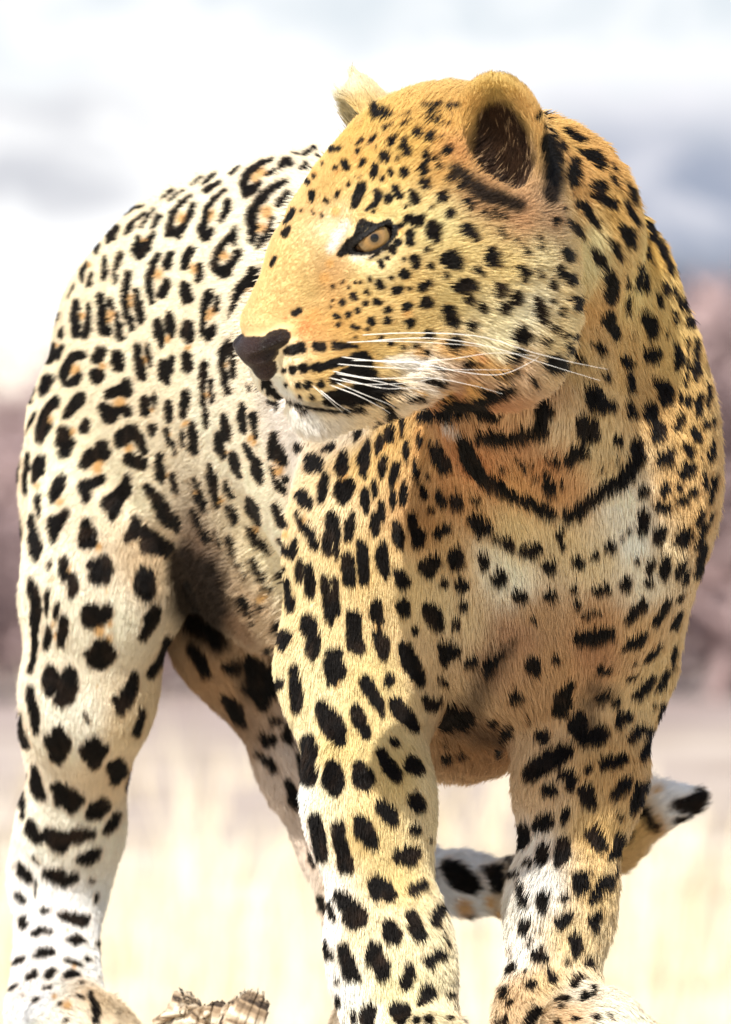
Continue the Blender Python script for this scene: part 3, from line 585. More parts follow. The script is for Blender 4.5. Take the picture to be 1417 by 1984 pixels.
SPOTS_SHADE[(1040, 500, 4.0486)] = '''
250 340 26 310 350 40 280 370 38; 90 330 16; 165 400 14 170 450 22; 10 340 20 30 420 30 45 490 18; 120 540 26; 60 620 22 40 660 18; 190 580 18 175 620 12; 260 605 26; 210 690 24 260 750 46 320 790 24
540 130 44 555 200 44 550 300 36; 545 430 40 540 490 48 590 570 42 600 630 24; 700 300 20 685 360 26 685 410 18; 725 590 16; 430 660 22 480 710 24; 650 780 30 700 830 38; 710 920 32 715 1010 34; 510 915 34; 680 1120 24 720 1210 30
820 440 36 870 500 52 890 580 34; 870 740 60 900 750 54; 930 970 40 990 1010 50 1000 1100 46; 870 1180 56 870 1220 40; 930 1320 60 930 1370 60; 920 270 14 935 370 20; 1035 220 10 1070 300 16 1100 370 14; 1120 320 26 1140 380 26; 1040 410 18 1060 480 20; 1180 490 36; 995 550 12 995 590 12
1070 680 22 1090 770 34 1090 830 30; 1150 620 8 1160 700 10 1150 900 8 1145 1000 8; 1210 640 16 1215 760 20 1215 880 32 1215 960 18; 1310 980 12 1310 1080 18 1310 1160 12; 1105 1060 16 1100 1130 14; 1160 1080 20 1160 1150 18; 1240 1060 20 1240 1160 28 1240 1210 18
1270 640 8 1290 740 14 1300 820 8; 1100 1240 26 1070 1330 24; 1295 1290 26; 1200 1340 32 1230 1390 36; 100 820 60 160 830 50; 400 1020 44 440 1110 70 540 1130 44; 330 1210 30 380 1290 70 400 1360 70; 620 1390 30
'''
SPOTS_SHADE[(600, 190, 4.7233)] = '''
f 560 420 36; f 420 560 30; f 250 700 30; f 240 1040 40; f 1240 330 50; o 330 250 26; o 480 430 14; f 700 370 20; f 450 240 30
580 80 30 610 170 44 700 160 34 760 180 14; 840 185 8 940 155 10; 1030 80 6 1090 100 14 1190 80 12; 1260 95 16 1380 80 14; 1080 155 14 1200 140 14; 1300 165 12; 1080 220 16 1180 200 16; 1160 240 16 1290 250 12; 680 285 16 750 270 16
850 265 18 900 235 14; 990 330 44; 1120 320 18 1100 390 30; 1185 365 18; 740 410 32 790 370 14; 860 420 34 850 460 30 900 510 34; 440 430 10 480 400 14; 540 420 12 600 370 12; 440 490 20; 610 470 12; 690 550 46; 805 565 18; 300 580 16 330 630 28; 240 640 20; 490 580 22 460 640 10
600 640 28 590 710 32; 740 690 26; 670 745 20; 860 690 40; 1060 520 30 1070 570 28; 1040 655 44; 1060 790 40 1030 770 26 1090 820 20; 1160 560 20 1190 650 14; 1250 490 40; 1290 740 34; 1380 820 34; 455 730 14; 360 800 14; 270 860 14 250 905 14
490 810 30 450 890 38 410 980 30; 600 840 16 635 890 30 600 970 20 520 1030 12; 580 1040 16; 725 920 38; 780 820 24 820 890 34; 930 860 24 965 930 42; 1215 910 48; 1285 1065 38; 880 990 14; 1110 1000 16; 905 1090 30 880 1120 18; 960 1120 26 1000 1120 48; 1130 1190 60 1130 1240 64 1160 1300 30
920 1240 32 925 1320 32; 810 1320 30; 755 1380 30; 1075 1390 24; 30 880 24 20 940 20; 150 940 18 180 960 12; 110 1080 14; 40 720 20; 1400 1220 26; 30 1040 12; 350 640 20
'''
SPOTS_SHADE[(620, 420, 4.7233)] = '''
w 240 70 40 150 200 50 100 290 44; w 650 160 26 620 230 28 560 290 28 470 340 28 370 360 28 310 370 28; f 40 560 40; f 90 430 30; f 740 140 30; f 790 870 40; f 1130 1200 60; w 830 1330 70 620 1320 40; w 930 1340 60; f 1200 1240 60; f 900 1230 40
390 60 34 370 120 34 350 220 50 290 260 50 220 300 34 190 340 24; 420 70 30 520 90 28 600 110 24 700 100 26 740 75 14; 640 100 26 ; 380 200 44 400 280 36 480 310 16 540 270 12 590 210 10; 460 380 6 540 330 8 620 280 10
800 30 34; 870 40 44 900 45 48; 1190 0 24; 1040 110 60 1030 150 64 1060 210 34; 820 160 30 835 240 30; 1330 110 44 1380 170 40; 710 235 28; 660 290 28 675 320 22; 975 305 24; 615 385 20; 555 410 22 570 450 20; 770 390 18; 870 390 42 880 440 36; 1020 450 26; 1200 380 70 1170 390 66 1240 420 60 1290 410 26
770 525 48 800 530 30; 650 560 20; 1150 535 20; 450 560 14 460 590 14; 540 610 32 560 640 28; 690 680 38 730 660 30; 820 655 18; 930 640 34 1000 605 28; 370 600 18; 320 600 14; 210 595 12; 265 650 16; 420 690 20 440 710 14; 310 730 32; 120 640 18; 1300 630 60 1370 610 50 1240 640 36; 1360 750 44
115 765 12; 205 790 26; 415 795 26; 515 780 30 540 785 24; 630 850 26 600 855 20; 770 830 30 810 810 28; 950 790 44 980 780 48; 340 855 26; 260 895 26; 145 910 26 170 920 18; 100 830 14; 1180 850 46 1190 910 70 1220 970 44; 165 995 18; 300 1010 20 340 1020 18; 430 1030 20; 470 960 36; 620 950 34; 820 970 42; 1380 985 44
315 1110 14; 550 1110 20; 645 1160 26; 760 1190 26; 870 1180 24; 985 1080 42 ; 1230 1130 50 1170 1160 40 1200 1180 44; 985 1245 34; 0 1195 28; 130 1190 26 180 1180 12; 250 1180 18; 345 1195 12; 0 1390 30 110 1340 30 230 1310 28 330 1290 34 400 1280 36; 420 1380 40 330 1410 30; 1290 1340 16 1400 1340 20
'''
SPOTS_SHADE[(800, 380, 4.7233)] = '''
30 30 34; 270 20 40; 165 105 16; 490 60 34 530 110 26; 340 165 38; 50 225 44; 190 320 70 220 400 26; 650 150 22 690 210 18; 740 140 18 780 200 14; 810 150 14 850 200 12; 500 310 56 570 390 30; 790 300 20 825 390 16; 930 400 14; 1130 380 14 1150 450 18; 1000 450 20 1030 520 26; 850 540 12
130 495 24; 165 635 26; 30 600 38; 350 580 70 400 600 56 320 560 50; 300 720 22; 110 820 34; 710 520 50 700 590 50 730 580 56 790 640 18; 580 660 28 630 720 22; 980 660 36 1000 700 48 1020 760 20; 1110 650 16 1140 730 20; 470 800 60 400 830 40 550 820 34; 510 940 40; 790 840 56 780 880 46; 930 900 50 930 940 44; 830 1000 50; 120 970 50
640 1010 38; 1250 760 14 1270 840 18; 1240 960 14; 310 1040 50 330 1100 60 370 1160 44; 540 1170 46; 1110 940 30 1140 1030 44 1180 1110 36 1195 1160 14; 970 1220 60 980 1270 76 1030 1270 44; 1270 1200 26; 1200 1310 30; 140 1270 44; 1335 1060 24; 1355 1250 18; 370 1340 50 ; 1340 120 16; 1275 240 26; 1370 550 44; 1310 690 36; 1390 740 40
'''
SPOTS_SHADE[(700, 600, 3.7289)] = '''
f 780 300 60; f 900 380 60; f 1010 430 50; f 800 540 50; f 600 600 40; f 400 600 30; o 860 340 30; w 640 820 20 720 860 16
1270 -560 0.1; 1140 170 60; 1130 310 40 1080 350 34; 1330 380 40 1390 400 46; 740 380 26 830 375 14; 540 415 14 600 420 12; 480 510 20 560 510 26; 820 530 12 870 525 8; 610 590 12 660 585 10; 290 635 14 420 620 18; 970 470 10 1100 430 16; 1240 495 26
1060 550 36 960 590 34 860 620 34 760 650 40 640 670 40 520 680 44 500 740 50; 880 720 34 980 760 30; 190 690 30 200 740 30; 1290 680 54 1330 730 44; 1290 820 40 1310 860 34; 1200 870 50 1120 900 44 1000 910 40 860 890 30
0 470 30 60 460 34; 0 540 50 90 540 56 180 560 50 240 560 44; 0 620 50 60 630 40 150 620 34; 30 380 26; 20 330 24
'''
SPOTS_SHADE[(420, 580, 3.7289)] = '''
o 640 200 50; o 560 240 30; f 700 120 40; o 500 130 20; w 330 480 34 400 600 40 500 680 34 600 730 30; w 480 780 60 600 860 80 700 900 70
560 105 20; 596 82 20; 130 260 12 180 270 20; 540 370 34 610 350 34; 720 345 30 760 345 28; 500 380 18; 850 335 26 940 335 16 1010 340 12; 490 515 18; 550 510 28; 630 500 34; 740 490 30 700 500 24; 830 465 30 940 440 26 1050 410 34; 1080 460 50 1000 500 44
505 615 14; 590 620 20; 660 615 28; 750 610 28; 840 580 30 920 550 40 1000 530 44 1100 560 60; 600 695 14; 685 700 16; 640 810 20; 800 700 32 880 700 50 970 700 64 1080 660 64 1200 650 56 1250 640 40; 800 740 24 880 760 22; 400 670 30 430 740 26 450 790 12; 1240 830 34
300 520 8 340 600 10 400 680 10 520 740 8 600 780 8
'''
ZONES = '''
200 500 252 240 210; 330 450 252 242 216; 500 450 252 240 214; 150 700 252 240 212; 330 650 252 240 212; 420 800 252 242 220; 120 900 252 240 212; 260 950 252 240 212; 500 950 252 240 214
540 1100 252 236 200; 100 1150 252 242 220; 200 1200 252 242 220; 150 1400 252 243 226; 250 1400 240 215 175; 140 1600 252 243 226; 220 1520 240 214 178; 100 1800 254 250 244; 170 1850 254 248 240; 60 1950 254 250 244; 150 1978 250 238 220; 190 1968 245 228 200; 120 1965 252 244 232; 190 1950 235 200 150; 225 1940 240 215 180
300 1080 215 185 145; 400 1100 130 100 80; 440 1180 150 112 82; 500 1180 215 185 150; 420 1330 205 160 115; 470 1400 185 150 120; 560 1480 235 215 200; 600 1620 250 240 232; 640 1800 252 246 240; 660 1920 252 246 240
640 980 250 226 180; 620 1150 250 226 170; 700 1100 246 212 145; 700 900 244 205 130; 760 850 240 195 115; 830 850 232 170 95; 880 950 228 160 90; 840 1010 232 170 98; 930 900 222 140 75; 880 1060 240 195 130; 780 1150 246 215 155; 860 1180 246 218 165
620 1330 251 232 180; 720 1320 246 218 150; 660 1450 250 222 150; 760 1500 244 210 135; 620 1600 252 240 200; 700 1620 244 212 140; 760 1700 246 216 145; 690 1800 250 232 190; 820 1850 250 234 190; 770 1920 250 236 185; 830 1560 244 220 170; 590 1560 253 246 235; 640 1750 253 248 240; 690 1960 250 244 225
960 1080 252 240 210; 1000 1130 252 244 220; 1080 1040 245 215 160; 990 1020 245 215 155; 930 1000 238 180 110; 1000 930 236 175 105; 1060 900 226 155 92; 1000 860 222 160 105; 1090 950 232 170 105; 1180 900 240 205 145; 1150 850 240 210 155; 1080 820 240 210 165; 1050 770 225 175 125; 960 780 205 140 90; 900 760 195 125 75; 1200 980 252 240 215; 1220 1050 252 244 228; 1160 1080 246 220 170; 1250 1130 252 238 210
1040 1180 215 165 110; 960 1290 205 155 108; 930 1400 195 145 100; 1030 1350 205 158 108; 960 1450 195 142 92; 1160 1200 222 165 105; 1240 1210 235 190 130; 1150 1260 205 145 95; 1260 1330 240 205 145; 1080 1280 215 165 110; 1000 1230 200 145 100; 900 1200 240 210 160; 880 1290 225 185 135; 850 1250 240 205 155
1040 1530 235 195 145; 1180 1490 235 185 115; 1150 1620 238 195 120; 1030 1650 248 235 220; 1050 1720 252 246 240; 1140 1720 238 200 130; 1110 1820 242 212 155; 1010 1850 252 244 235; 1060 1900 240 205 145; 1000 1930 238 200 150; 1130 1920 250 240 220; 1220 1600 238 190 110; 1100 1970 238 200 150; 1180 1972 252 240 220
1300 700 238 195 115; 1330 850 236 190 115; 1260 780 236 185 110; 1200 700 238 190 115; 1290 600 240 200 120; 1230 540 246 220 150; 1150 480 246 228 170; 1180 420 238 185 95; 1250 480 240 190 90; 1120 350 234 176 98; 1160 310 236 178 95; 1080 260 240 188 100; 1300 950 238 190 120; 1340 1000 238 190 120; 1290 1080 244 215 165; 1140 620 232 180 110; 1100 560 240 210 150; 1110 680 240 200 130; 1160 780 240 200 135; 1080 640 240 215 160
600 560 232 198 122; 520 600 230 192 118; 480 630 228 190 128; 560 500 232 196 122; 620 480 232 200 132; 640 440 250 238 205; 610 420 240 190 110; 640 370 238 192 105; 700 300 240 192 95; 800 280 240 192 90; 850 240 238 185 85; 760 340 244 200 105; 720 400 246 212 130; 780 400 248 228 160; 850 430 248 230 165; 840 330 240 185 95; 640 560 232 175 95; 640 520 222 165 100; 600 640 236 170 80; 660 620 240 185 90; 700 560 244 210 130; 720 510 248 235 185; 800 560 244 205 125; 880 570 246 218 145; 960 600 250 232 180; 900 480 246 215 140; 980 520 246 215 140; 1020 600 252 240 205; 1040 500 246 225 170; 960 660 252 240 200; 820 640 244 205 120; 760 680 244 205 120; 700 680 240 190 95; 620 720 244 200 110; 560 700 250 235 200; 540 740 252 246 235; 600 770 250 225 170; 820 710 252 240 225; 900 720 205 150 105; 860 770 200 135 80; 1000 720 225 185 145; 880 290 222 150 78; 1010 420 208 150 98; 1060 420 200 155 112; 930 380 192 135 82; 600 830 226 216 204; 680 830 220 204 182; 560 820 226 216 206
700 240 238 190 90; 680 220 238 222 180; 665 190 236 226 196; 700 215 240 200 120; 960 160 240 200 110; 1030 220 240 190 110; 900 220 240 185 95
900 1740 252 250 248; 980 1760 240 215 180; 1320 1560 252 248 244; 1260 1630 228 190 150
'''  # inner far hind leg zones are browned: shade put into the base tone
SPOTS_SHADE[(0, 0, 1)] = '''
502 712 4 512 738 3 530 760 3 560 778 3 600 790 3 650 797 3.5 700 790 5; 516 745 9 530 775 9; 1350 1556 15 1330 1560 14 1300 1562 6; 1246 1522 9 1285 1516 10 1312 1520 6; 1238 1572 9 1262 1600 9; 1300 1588 5 1330 1584 5; 985 1672 8 1000 1690 7; 905 1775 8 935 1782 6
d 1056 270 8 1064 310 14 1068 350 16 1064 385 12; 1056 270 6 1064 310 10 1068 350 12; 700 452 5 690 470 9 674 483 8 658 494 4; 720 439 3 745 437 4; 770 441 5 782 436 3; d 880 330 10 930 375 14 1000 400 12
'''
# ------------------------------------------------------------------ coat: pigment of every point of the skin, with some painted shade
def srgb_lin(c):
    c = np.asarray(c, float) / 255.0
    return np.where(c <= .04045, c / 12.92, ((c + .055) / 1.055) ** 2.4)
def parse_spots_shade():
    out = []
    for (ox, oy, sc), txt in SPOTS_SHADE.items():
        for ln in txt.replace('\n', ';').split(';'):
            t = ln.split()
            if not t: continue
            kind = 'k'
            if t[0] in 'fwodm': kind = t[0]; t = t[1:]
            v = np.array(t, float).reshape(-1, 3)
            out.append((kind, np.stack([ox + v[:, 0] / sc, oy + v[:, 1] / sc, v[:, 2] / sc], 1)))
    return out
ZC = 4
def depth_map(V, F, N):
    W, Hh = 1417 // ZC + 20, 2400 // ZC
    zm = np.full((W, Hh), np.inf)
    fr = (N[F].mean(1)[:, 1] < .25)
    Q = V[F[fr]]
    for u in (0, .33, .67, 1):
        for v in (0, .33, .67, 1):
            p = Q[:, 0] * (1-u)*(1-v) + Q[:, 1] * u*(1-v) + Q[:, 2] * u*v + Q[:, 3] * (1-u)*v
            x, y = proj(p); x = (x // ZC).astype(int) + 8; y = (y // ZC).astype(int)
            ok = (x >= 0) & (x < W) & (y >= 0) & (y < Hh)
            np.minimum.at(zm, (x[ok], y[ok]), p[ok, 1])
    return zm
def zat(zm, px, py):
    x = np.clip((np.asarray(px) // ZC).astype(int) + 8, 0, zm.shape[0] - 1); y = np.clip((np.asarray(py) // ZC).astype(int), 0, zm.shape[1] - 1)
    return zm[x, y]
def vnoise(seed, n=256):
    return np.random.RandomState(seed).rand(n, n)
VN = [vnoise(s) for s in (3, 5, 7, 11)]
def noise2(x, y, i=0):
    g = VN[i]; n = g.shape[0]
    xi = np.floor(x).astype(int); yi = np.floor(y).astype(int); fx = x - xi; fy = y - yi
    fx = fx * fx * (3 - 2 * fx); fy = fy * fy * (3 - 2 * fy)
    a = g[xi % n, yi % n]; b = g[(xi+1) % n, yi % n]; c = g[xi % n, (yi+1) % n]; d = g[(xi+1) % n, (yi+1) % n]
    return (a * (1-fx) + b * fx) * (1-fy) + (c * (1-fx) + d * fx) * fy
def noise3(p, f, i=0):
    return (noise2(p[:, 0] * f + 7.3, p[:, 1] * f + p[:, 2] * f * .37, i) + noise2(p[:, 2] * f + 3.1, p[:, 0] * f * .53 - p[:, 1] * f * .61, (i + 1) % 4)) * .5
class Coat:
    def __init__(s, V, F, N):
        s.zm = depth_map(V, F, N)
        z = s.zm; zf = np.where(np.isinf(z), -np.inf, z)
        P_ = np.pad(zf, 1, constant_values=-np.inf)
        s.zmax = np.max([P_[a:a+z.shape[0], b:b+z.shape[1]] for a in range(3) for b in range(3)], 0)
        s.shapes = []
        for kind, nd in parse_spots_shade():
            zz = zat(s.zm, nd[:, 0], nd[:, 1])
            if np.isinf(zz).all():
                best = None
                for dx in (-24, -16, -8, 8, 16, 24):
                    for dy in (-16, 0, 16):
                        q = zat(s.zm, nd[:, 0] + dx, nd[:, 1] + dy)
                        if not np.isinf(q).all() and (best is None or abs(dx) < best[0]): best = (abs(dx), q[~np.isinf(q)][0])
                if best is None: continue
                zz = np.full(len(nd), best[1])
            zz = np.where(np.isinf(zz), zz[~np.isinf(zz)][0], zz)
            s.shapes.append((kind, nd, zz))
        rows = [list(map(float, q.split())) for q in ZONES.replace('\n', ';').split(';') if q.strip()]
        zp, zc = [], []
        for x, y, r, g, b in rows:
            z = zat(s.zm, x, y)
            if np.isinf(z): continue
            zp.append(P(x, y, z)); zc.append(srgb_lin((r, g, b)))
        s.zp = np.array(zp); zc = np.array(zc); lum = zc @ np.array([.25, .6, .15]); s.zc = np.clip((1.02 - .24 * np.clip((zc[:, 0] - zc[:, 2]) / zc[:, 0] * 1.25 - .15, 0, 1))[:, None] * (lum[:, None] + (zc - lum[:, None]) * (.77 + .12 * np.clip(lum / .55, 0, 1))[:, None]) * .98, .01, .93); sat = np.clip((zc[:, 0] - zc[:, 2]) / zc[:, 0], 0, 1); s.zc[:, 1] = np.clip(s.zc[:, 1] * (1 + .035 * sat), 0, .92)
    def vis(s, p, n):
        px, py = proj(p); z = s.zmax[np.clip((px // ZC).astype(int) + 8, 0, s.zm.shape[0] - 1), np.clip((py // ZC).astype(int), 0, s.zm.shape[1] - 1)]
        return (p[:, 1] < z + .035) & (n[:, 1] < .30)
    def __call__(s, p, n):
        M = len(p); px, py = proj(p)
        base = np.empty((M, 3))
        for i in range(0, M, 50000):
            q = p[i:i+50000]
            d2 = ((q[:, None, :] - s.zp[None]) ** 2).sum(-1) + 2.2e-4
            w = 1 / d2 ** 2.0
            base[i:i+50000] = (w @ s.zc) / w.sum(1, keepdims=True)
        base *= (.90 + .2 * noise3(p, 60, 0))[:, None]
        vis = s.vis(p, n)
        k = np.full(M, -99.); f = np.zeros(M); w_ = np.zeros(M); o = np.zeros(M); dk = np.zeros(M); chest_shade = np.zeros(M)
        wob = (noise2(px / 10, py / 10, 0) - .5) * 3.0 + (noise2(px / 4, py / 4, 1) - .5) * .8 + 2.3
        cell = 40; cx = (px // cell).astype(int); cy = (py // cell).astype(int)
        ok = (cx >= -2) & (cx < 40) & (cy >= 0) & (cy < 56) & (n[:, 1] < .7)
        key = np.where(ok, (cx + 2) * 60 + cy, -1)
        order = np.argsort(key, kind='stable'); ks = key[order]
        for kind, nd, zz in s.shapes:
            soft = 0 if kind in 'kw' else 1
            pad = nd[:, 2].max() * (1.8 if soft else 1) + 6
            x0, x1, y0, y1 = nd[:, 0].min() - pad, nd[:, 0].max() + pad, nd[:, 1].min() - pad, nd[:, 1].max() + pad
            ids = []
            for a in range(int(x0 // cell), int(x1 // cell) + 1):
                lo = np.searchsorted(ks, (a + 2) * 60 + max(int(y0 // cell), 0)); hi = np.searchsorted(ks, (a + 2) * 60 + int(y1 // cell) + 1)
                ids.append(order[lo:hi])
            ids = np.concatenate(ids) if ids else []
            if len(ids) == 0: continue
            g = (px[ids] > x0) & (px[ids] < x1) & (py[ids] > y0) & (py[ids] < y1)
            ids = ids[g]
            if len(ids) == 0: continue
            X, Y, D = px[ids], py[ids], p[ids, 1]
            best = np.full(len(ids), -99.)
            m = max(len(nd) - 1, 1)
            for j in range(m):
                a = nd[j]; b = nd[min(j + 1, len(nd) - 1)]
                ab = b[:2] - a[:2]; L2 = ab @ ab
                t = np.clip(((X - a[0]) * ab[0] + (Y - a[1]) * ab[1]) / L2, 0, 1) if L2 > 1e-9 else np.zeros(len(X))
                d = np.hypot(X - a[0] - t * ab[0], Y - a[1] - t * ab[1]); r = a[2] + (b[2] - a[2]) * t
                if kind == 'k': r = r - np.clip((8 - r) / 8, 0, 1) * 2.2
                zr = zz[j] + (zz[min(j + 1, len(nd) - 1)] - zz[j]) * t
                best = np.maximum(best, np.where(np.abs(D - zr) < (.16 if kind in 'dm' else .075), r - d if not soft else (r - d) / (r + .01), -99))
            if kind == 'k': k[ids] = np.maximum(k[ids], best)
            elif kind == 'w': w_[ids] = np.maximum(w_[ids], np.clip(.4 + best / 14, 0, .75))
            elif kind == 'f': f[ids] = np.maximum(f[ids], np.clip(.7 + best * .9, 0, 1))
            elif kind == 'd': dk[ids] = np.maximum(dk[ids], np.clip(.75 + best * 1.1, 0, 1))  # dark ear and groin fur, plus painted shade at groin and inner thigh
            elif kind == 'm': chest_shade[ids] = np.maximum(chest_shade[ids], np.clip(.5 + best * .7, 0, 1))  # soft shade under chest and armpits, painted as brown
            else: o[ids] = np.maximum(o[ids], np.clip(.5 + best * .9, 0, 1))
        # the side the photograph does not show: rosettes scattered over the skin
        hid = np.where(~vis)[0]
        if len(hid):
            q = p[hid]; c = .046; ci = np.floor(q / c).astype(int); bd = np.full(len(hid), 9.); bv = np.zeros((len(hid), 3))
            for a in (-1, 0, 1):
                for b in (-1, 0, 1):
                    for e in (-1, 0, 1):
                        cc = ci + [a, b, e]; hsh = (cc[:, 0] * 73856093 ^ cc[:, 1] * 19349663 ^ cc[:, 2] * 83492791) & 65535
                        rnd = np.stack([VN[t].ravel()[hsh] for t in range(3)], 1)
                        v = q - (cc + .2 + .6 * rnd) * c; d = np.sqrt((v ** 2).sum(1)); m = d < bd
                        bd[m] = d[m]; bv[m] = v[m]
            ang = np.sin(np.arctan2(bv[:, 2], bv[:, 0] + bv[:, 1]) * 2.3 + hid[0])
            ring = .0052 - np.abs(bd - .0115) + .0022 * ang
            small = .006 - bd
            low = q[:, 2] < .36
            kk = np.where(low, small + .002, ring) / .0004 * 1.0
            far = ~((n[hid, 1] < .30) & (p[hid, 1] < s.zmax[np.clip((px[hid] // ZC).astype(int) + 8, 0, s.zm.shape[0]-1), np.clip((py[hid] // ZC).astype(int), 0, s.zm.shape[1]-1)] + .08))
            k[hid] = np.where(far, np.maximum(k[hid], kk), k[hid])
            f[hid] = np.where(far & ~low, np.clip((.010 - bd) / .004, 0, 1), f[hid])
        tawny = srgb_lin((226, 178, 108)) * .9; rust = srgb_lin((215, 140, 80)) * .85
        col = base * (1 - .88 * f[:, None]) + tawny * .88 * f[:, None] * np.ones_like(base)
        col = col * (1 - .6 * o[:, None]) + rust * .6 * o[:, None]
        col = col * (1 - w_[:, None]) + np.array([.86, .84, .80]) * w_[:, None]
        col = col * (1 - .72 * chest_shade[:, None]) + np.array([.060, .034, .020]) * .72 * chest_shade[:, None]
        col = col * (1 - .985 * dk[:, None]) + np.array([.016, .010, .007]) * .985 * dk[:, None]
        # ears
        for sg, B, c, ci_ in EARS:
            v = (p - ci_) @ B.T / HK; e = np.sqrt((v[:, 0] / 2.45) ** 2 + ((v[:, 1] + 1.35) / 3.5) ** 2)
            vo = (p - c) @ B.T / HK
            near = (np.abs(vo) < [3.6, 5.2, 2.6]).all(1)
            dd = prim_d(dict(t='e', c=ci_, r=np.array([2.45, 3.7, 2.15]) * HK, B=B), p)
            inner = near & (dd < .0022) & (v[:, 1] > -4.8)
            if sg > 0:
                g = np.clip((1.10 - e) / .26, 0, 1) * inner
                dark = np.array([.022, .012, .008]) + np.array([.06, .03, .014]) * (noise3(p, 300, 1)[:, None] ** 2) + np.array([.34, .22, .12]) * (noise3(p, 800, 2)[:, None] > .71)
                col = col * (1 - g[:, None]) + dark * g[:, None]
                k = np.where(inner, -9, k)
            else:
                k = np.where(inner & (vo[:, 2] > 0), -9, k)
            back = near & (vo[:, 2] < -.35) & (vo[:, 1] > -2.6) & ~inner & (vo[:, 1] < (2.4 if sg > 0 else 1.2))
            col[back] = np.array([.014, .011, .010])
        mel = np.clip((k + wob) / 1.6 + .5, 0, 1)
        blk = np.array([.0062, .0048, .0042])
        rim = np.clip(1 - np.abs(k + wob + 1.5) / 3.0, 0, 1)[:, None] * .35
        col = col * (1 - rim) + col * np.array([.75, .5, .3]) * rim
        blk = blk + np.array([.030, .017, .010]) * np.clip(noise3(p, 130, 1)[:, None] * 2 - 1.05, 0, 1)
        col = col * (1 - mel[:, None]) + blk * mel[:, None]
        nose = np.min([prim_d(q, p) for q in PR if q['g'] == 'nose'], 0)
        nm = nose < .0013
        col[nm] = np.array([.012, .006, .0055]) + np.array([.05, .023, .02]) * np.clip(noise3(p[nm], 90, 2) - .35, 0, 1)[:, None]
        for side in (0, 1):
            v = to_near(p, side) - EC0; rr = np.linalg.norm(v, axis=1); ld = lid_dots(v)
            col[(rr < ER + .0048) & (ld < np.where(v @ EU > 0, .0042, .0022))] = (.006, .005, .005)
        return np.clip(col, .004, .9), mel, nm, vis
def flow_field(p, n):
    W = np.zeros(len(p)); Fl = np.zeros((len(p), 3)); Ln = np.zeros(len(p))
    for q in PR:
        d = prim_d(q, p); k = .012 if q['g'] in ('body', 'paw', 'ear') else .006
        w = np.exp(-np.clip(d, -.02, .2) / k)
        W += w; Fl += w[:, None] * q['flow']; Ln += w * q['fur']
    Fl /= W[:, None]; Ln /= W
    t = Fl - (Fl * n).sum(1, keepdims=True) * n
    t /= np.linalg.norm(t, axis=1, keepdims=True) + 1e-6
    return t, Ln
# ------------------------------------------------------------------ setting: dry savannah
GZ = -.72
def ground_mat(t, b):
    n = t.nodes.new('ShaderNodeTexNoise'); n.inputs['Scale'].default_value = 1.6; n.inputs['Detail'].default_value = 8
    n2 = t.nodes.new('ShaderNodeTexNoise'); n2.inputs['Scale'].default_value = .18; n2.inputs['Detail'].default_value = 5
    g = t.nodes.new('ShaderNodeNewGeometry'); sp = t.nodes.new('ShaderNodeSeparateXYZ')
    t.links.new(g.outputs['Position'], sp.inputs[0]); t.links.new(g.outputs['Position'], n.inputs['Vector']); t.links.new(g.outputs['Position'], n2.inputs['Vector'])
    add = t.nodes.new('ShaderNodeMath'); add.operation = 'MULTIPLY_ADD'; t.links.new(n2.outputs[0], add.inputs[0]); add.inputs[1].default_value = 26; t.links.new(sp.outputs[1], add.inputs[2])
    mr = t.nodes.new('ShaderNodeMapRange'); mr.interpolation_type = 'SMOOTHSTEP'; mr.inputs[1].default_value = 15; mr.inputs[2].default_value = 46; t.links.new(add.outputs[0], mr.inputs[0])
    r1 = t.nodes.new('ShaderNodeValToRGB'); r1.color_ramp.elements[0].position = .3; r1.color_ramp.elements[1].position = .7
    r1.color_ramp.elements[0].color = (.56, .44, .27, 1); r1.color_ramp.elements[1].color = (.82, .75, .60, 1)
    r2 = t.nodes.new('ShaderNodeValToRGB'); r2.color_ramp.elements[0].position = .3; r2.color_ramp.elements[1].position = .7
    r2.color_ramp.elements[0].color = (.19, .14, .135, 1); r2.color_ramp.elements[1].color = (.38, .29, .27, 1)
    t.links.new(n.outputs[0], r1.inputs[0]); t.links.new(n.outputs[0], r2.inputs[0])
    m = t.nodes.new('ShaderNodeMix'); m.data_type = 'RGBA'; t.links.new(mr.outputs[0], m.inputs[0]); t.links.new(r1.outputs[0], m.inputs[6]); t.links.new(r2.outputs[0], m.inputs[7])
    m3 = t.nodes.new('ShaderNodeMapRange'); m3.interpolation_type = 'SMOOTHSTEP'; m3.inputs[1].default_value = 95; m3.inputs[2].default_value = 160; t.links.new(add.outputs[0], m3.inputs[0])
    m4 = t.nodes.new('ShaderNodeMix'); m4.data_type = 'RGBA'; t.links.new(m3.outputs[0], m4.inputs[0]); t.links.new(m.outputs[2], m4.inputs[6]); m4.inputs[7].default_value = (.74, .64, .52, 1)
    t.links.new(m4.outputs[2], b.inputs['Base Color']); b.inputs['Roughness'].default_value = .95
    bp = t.nodes.new('ShaderNodeBump'); bp.inputs['Strength'].default_value = .6; bp.inputs['Distance'].default_value = .05; t.links.new(n.outputs[0], bp.inputs['Height']); t.links.new(bp.outputs[0], b.inputs['Normal'])
M_ground = mat('dry_ground', ground_mat)
ys = np.concatenate([np.linspace(-30, 80, 111), np.geomspace(82, 4000, 40)]); xs = np.concatenate([-np.geomspace(1500, 22, 20), np.linspace(-20, 20, 41), np.geomspace(22, 1500, 20)])
X, Y = np.meshgrid(xs, ys, indexing='ij')
Z = GZ + .05 * np.sin(X * .7 + Y * .23) * np.cos(Y * .31) * np.clip((Y - 4) / 10, 0, 1)
V = np.stack([X, Y, Z], -1).reshape(-1, 3); n0, n1 = X.shape
I = np.arange(n0 * n1).reshape(n0, n1)
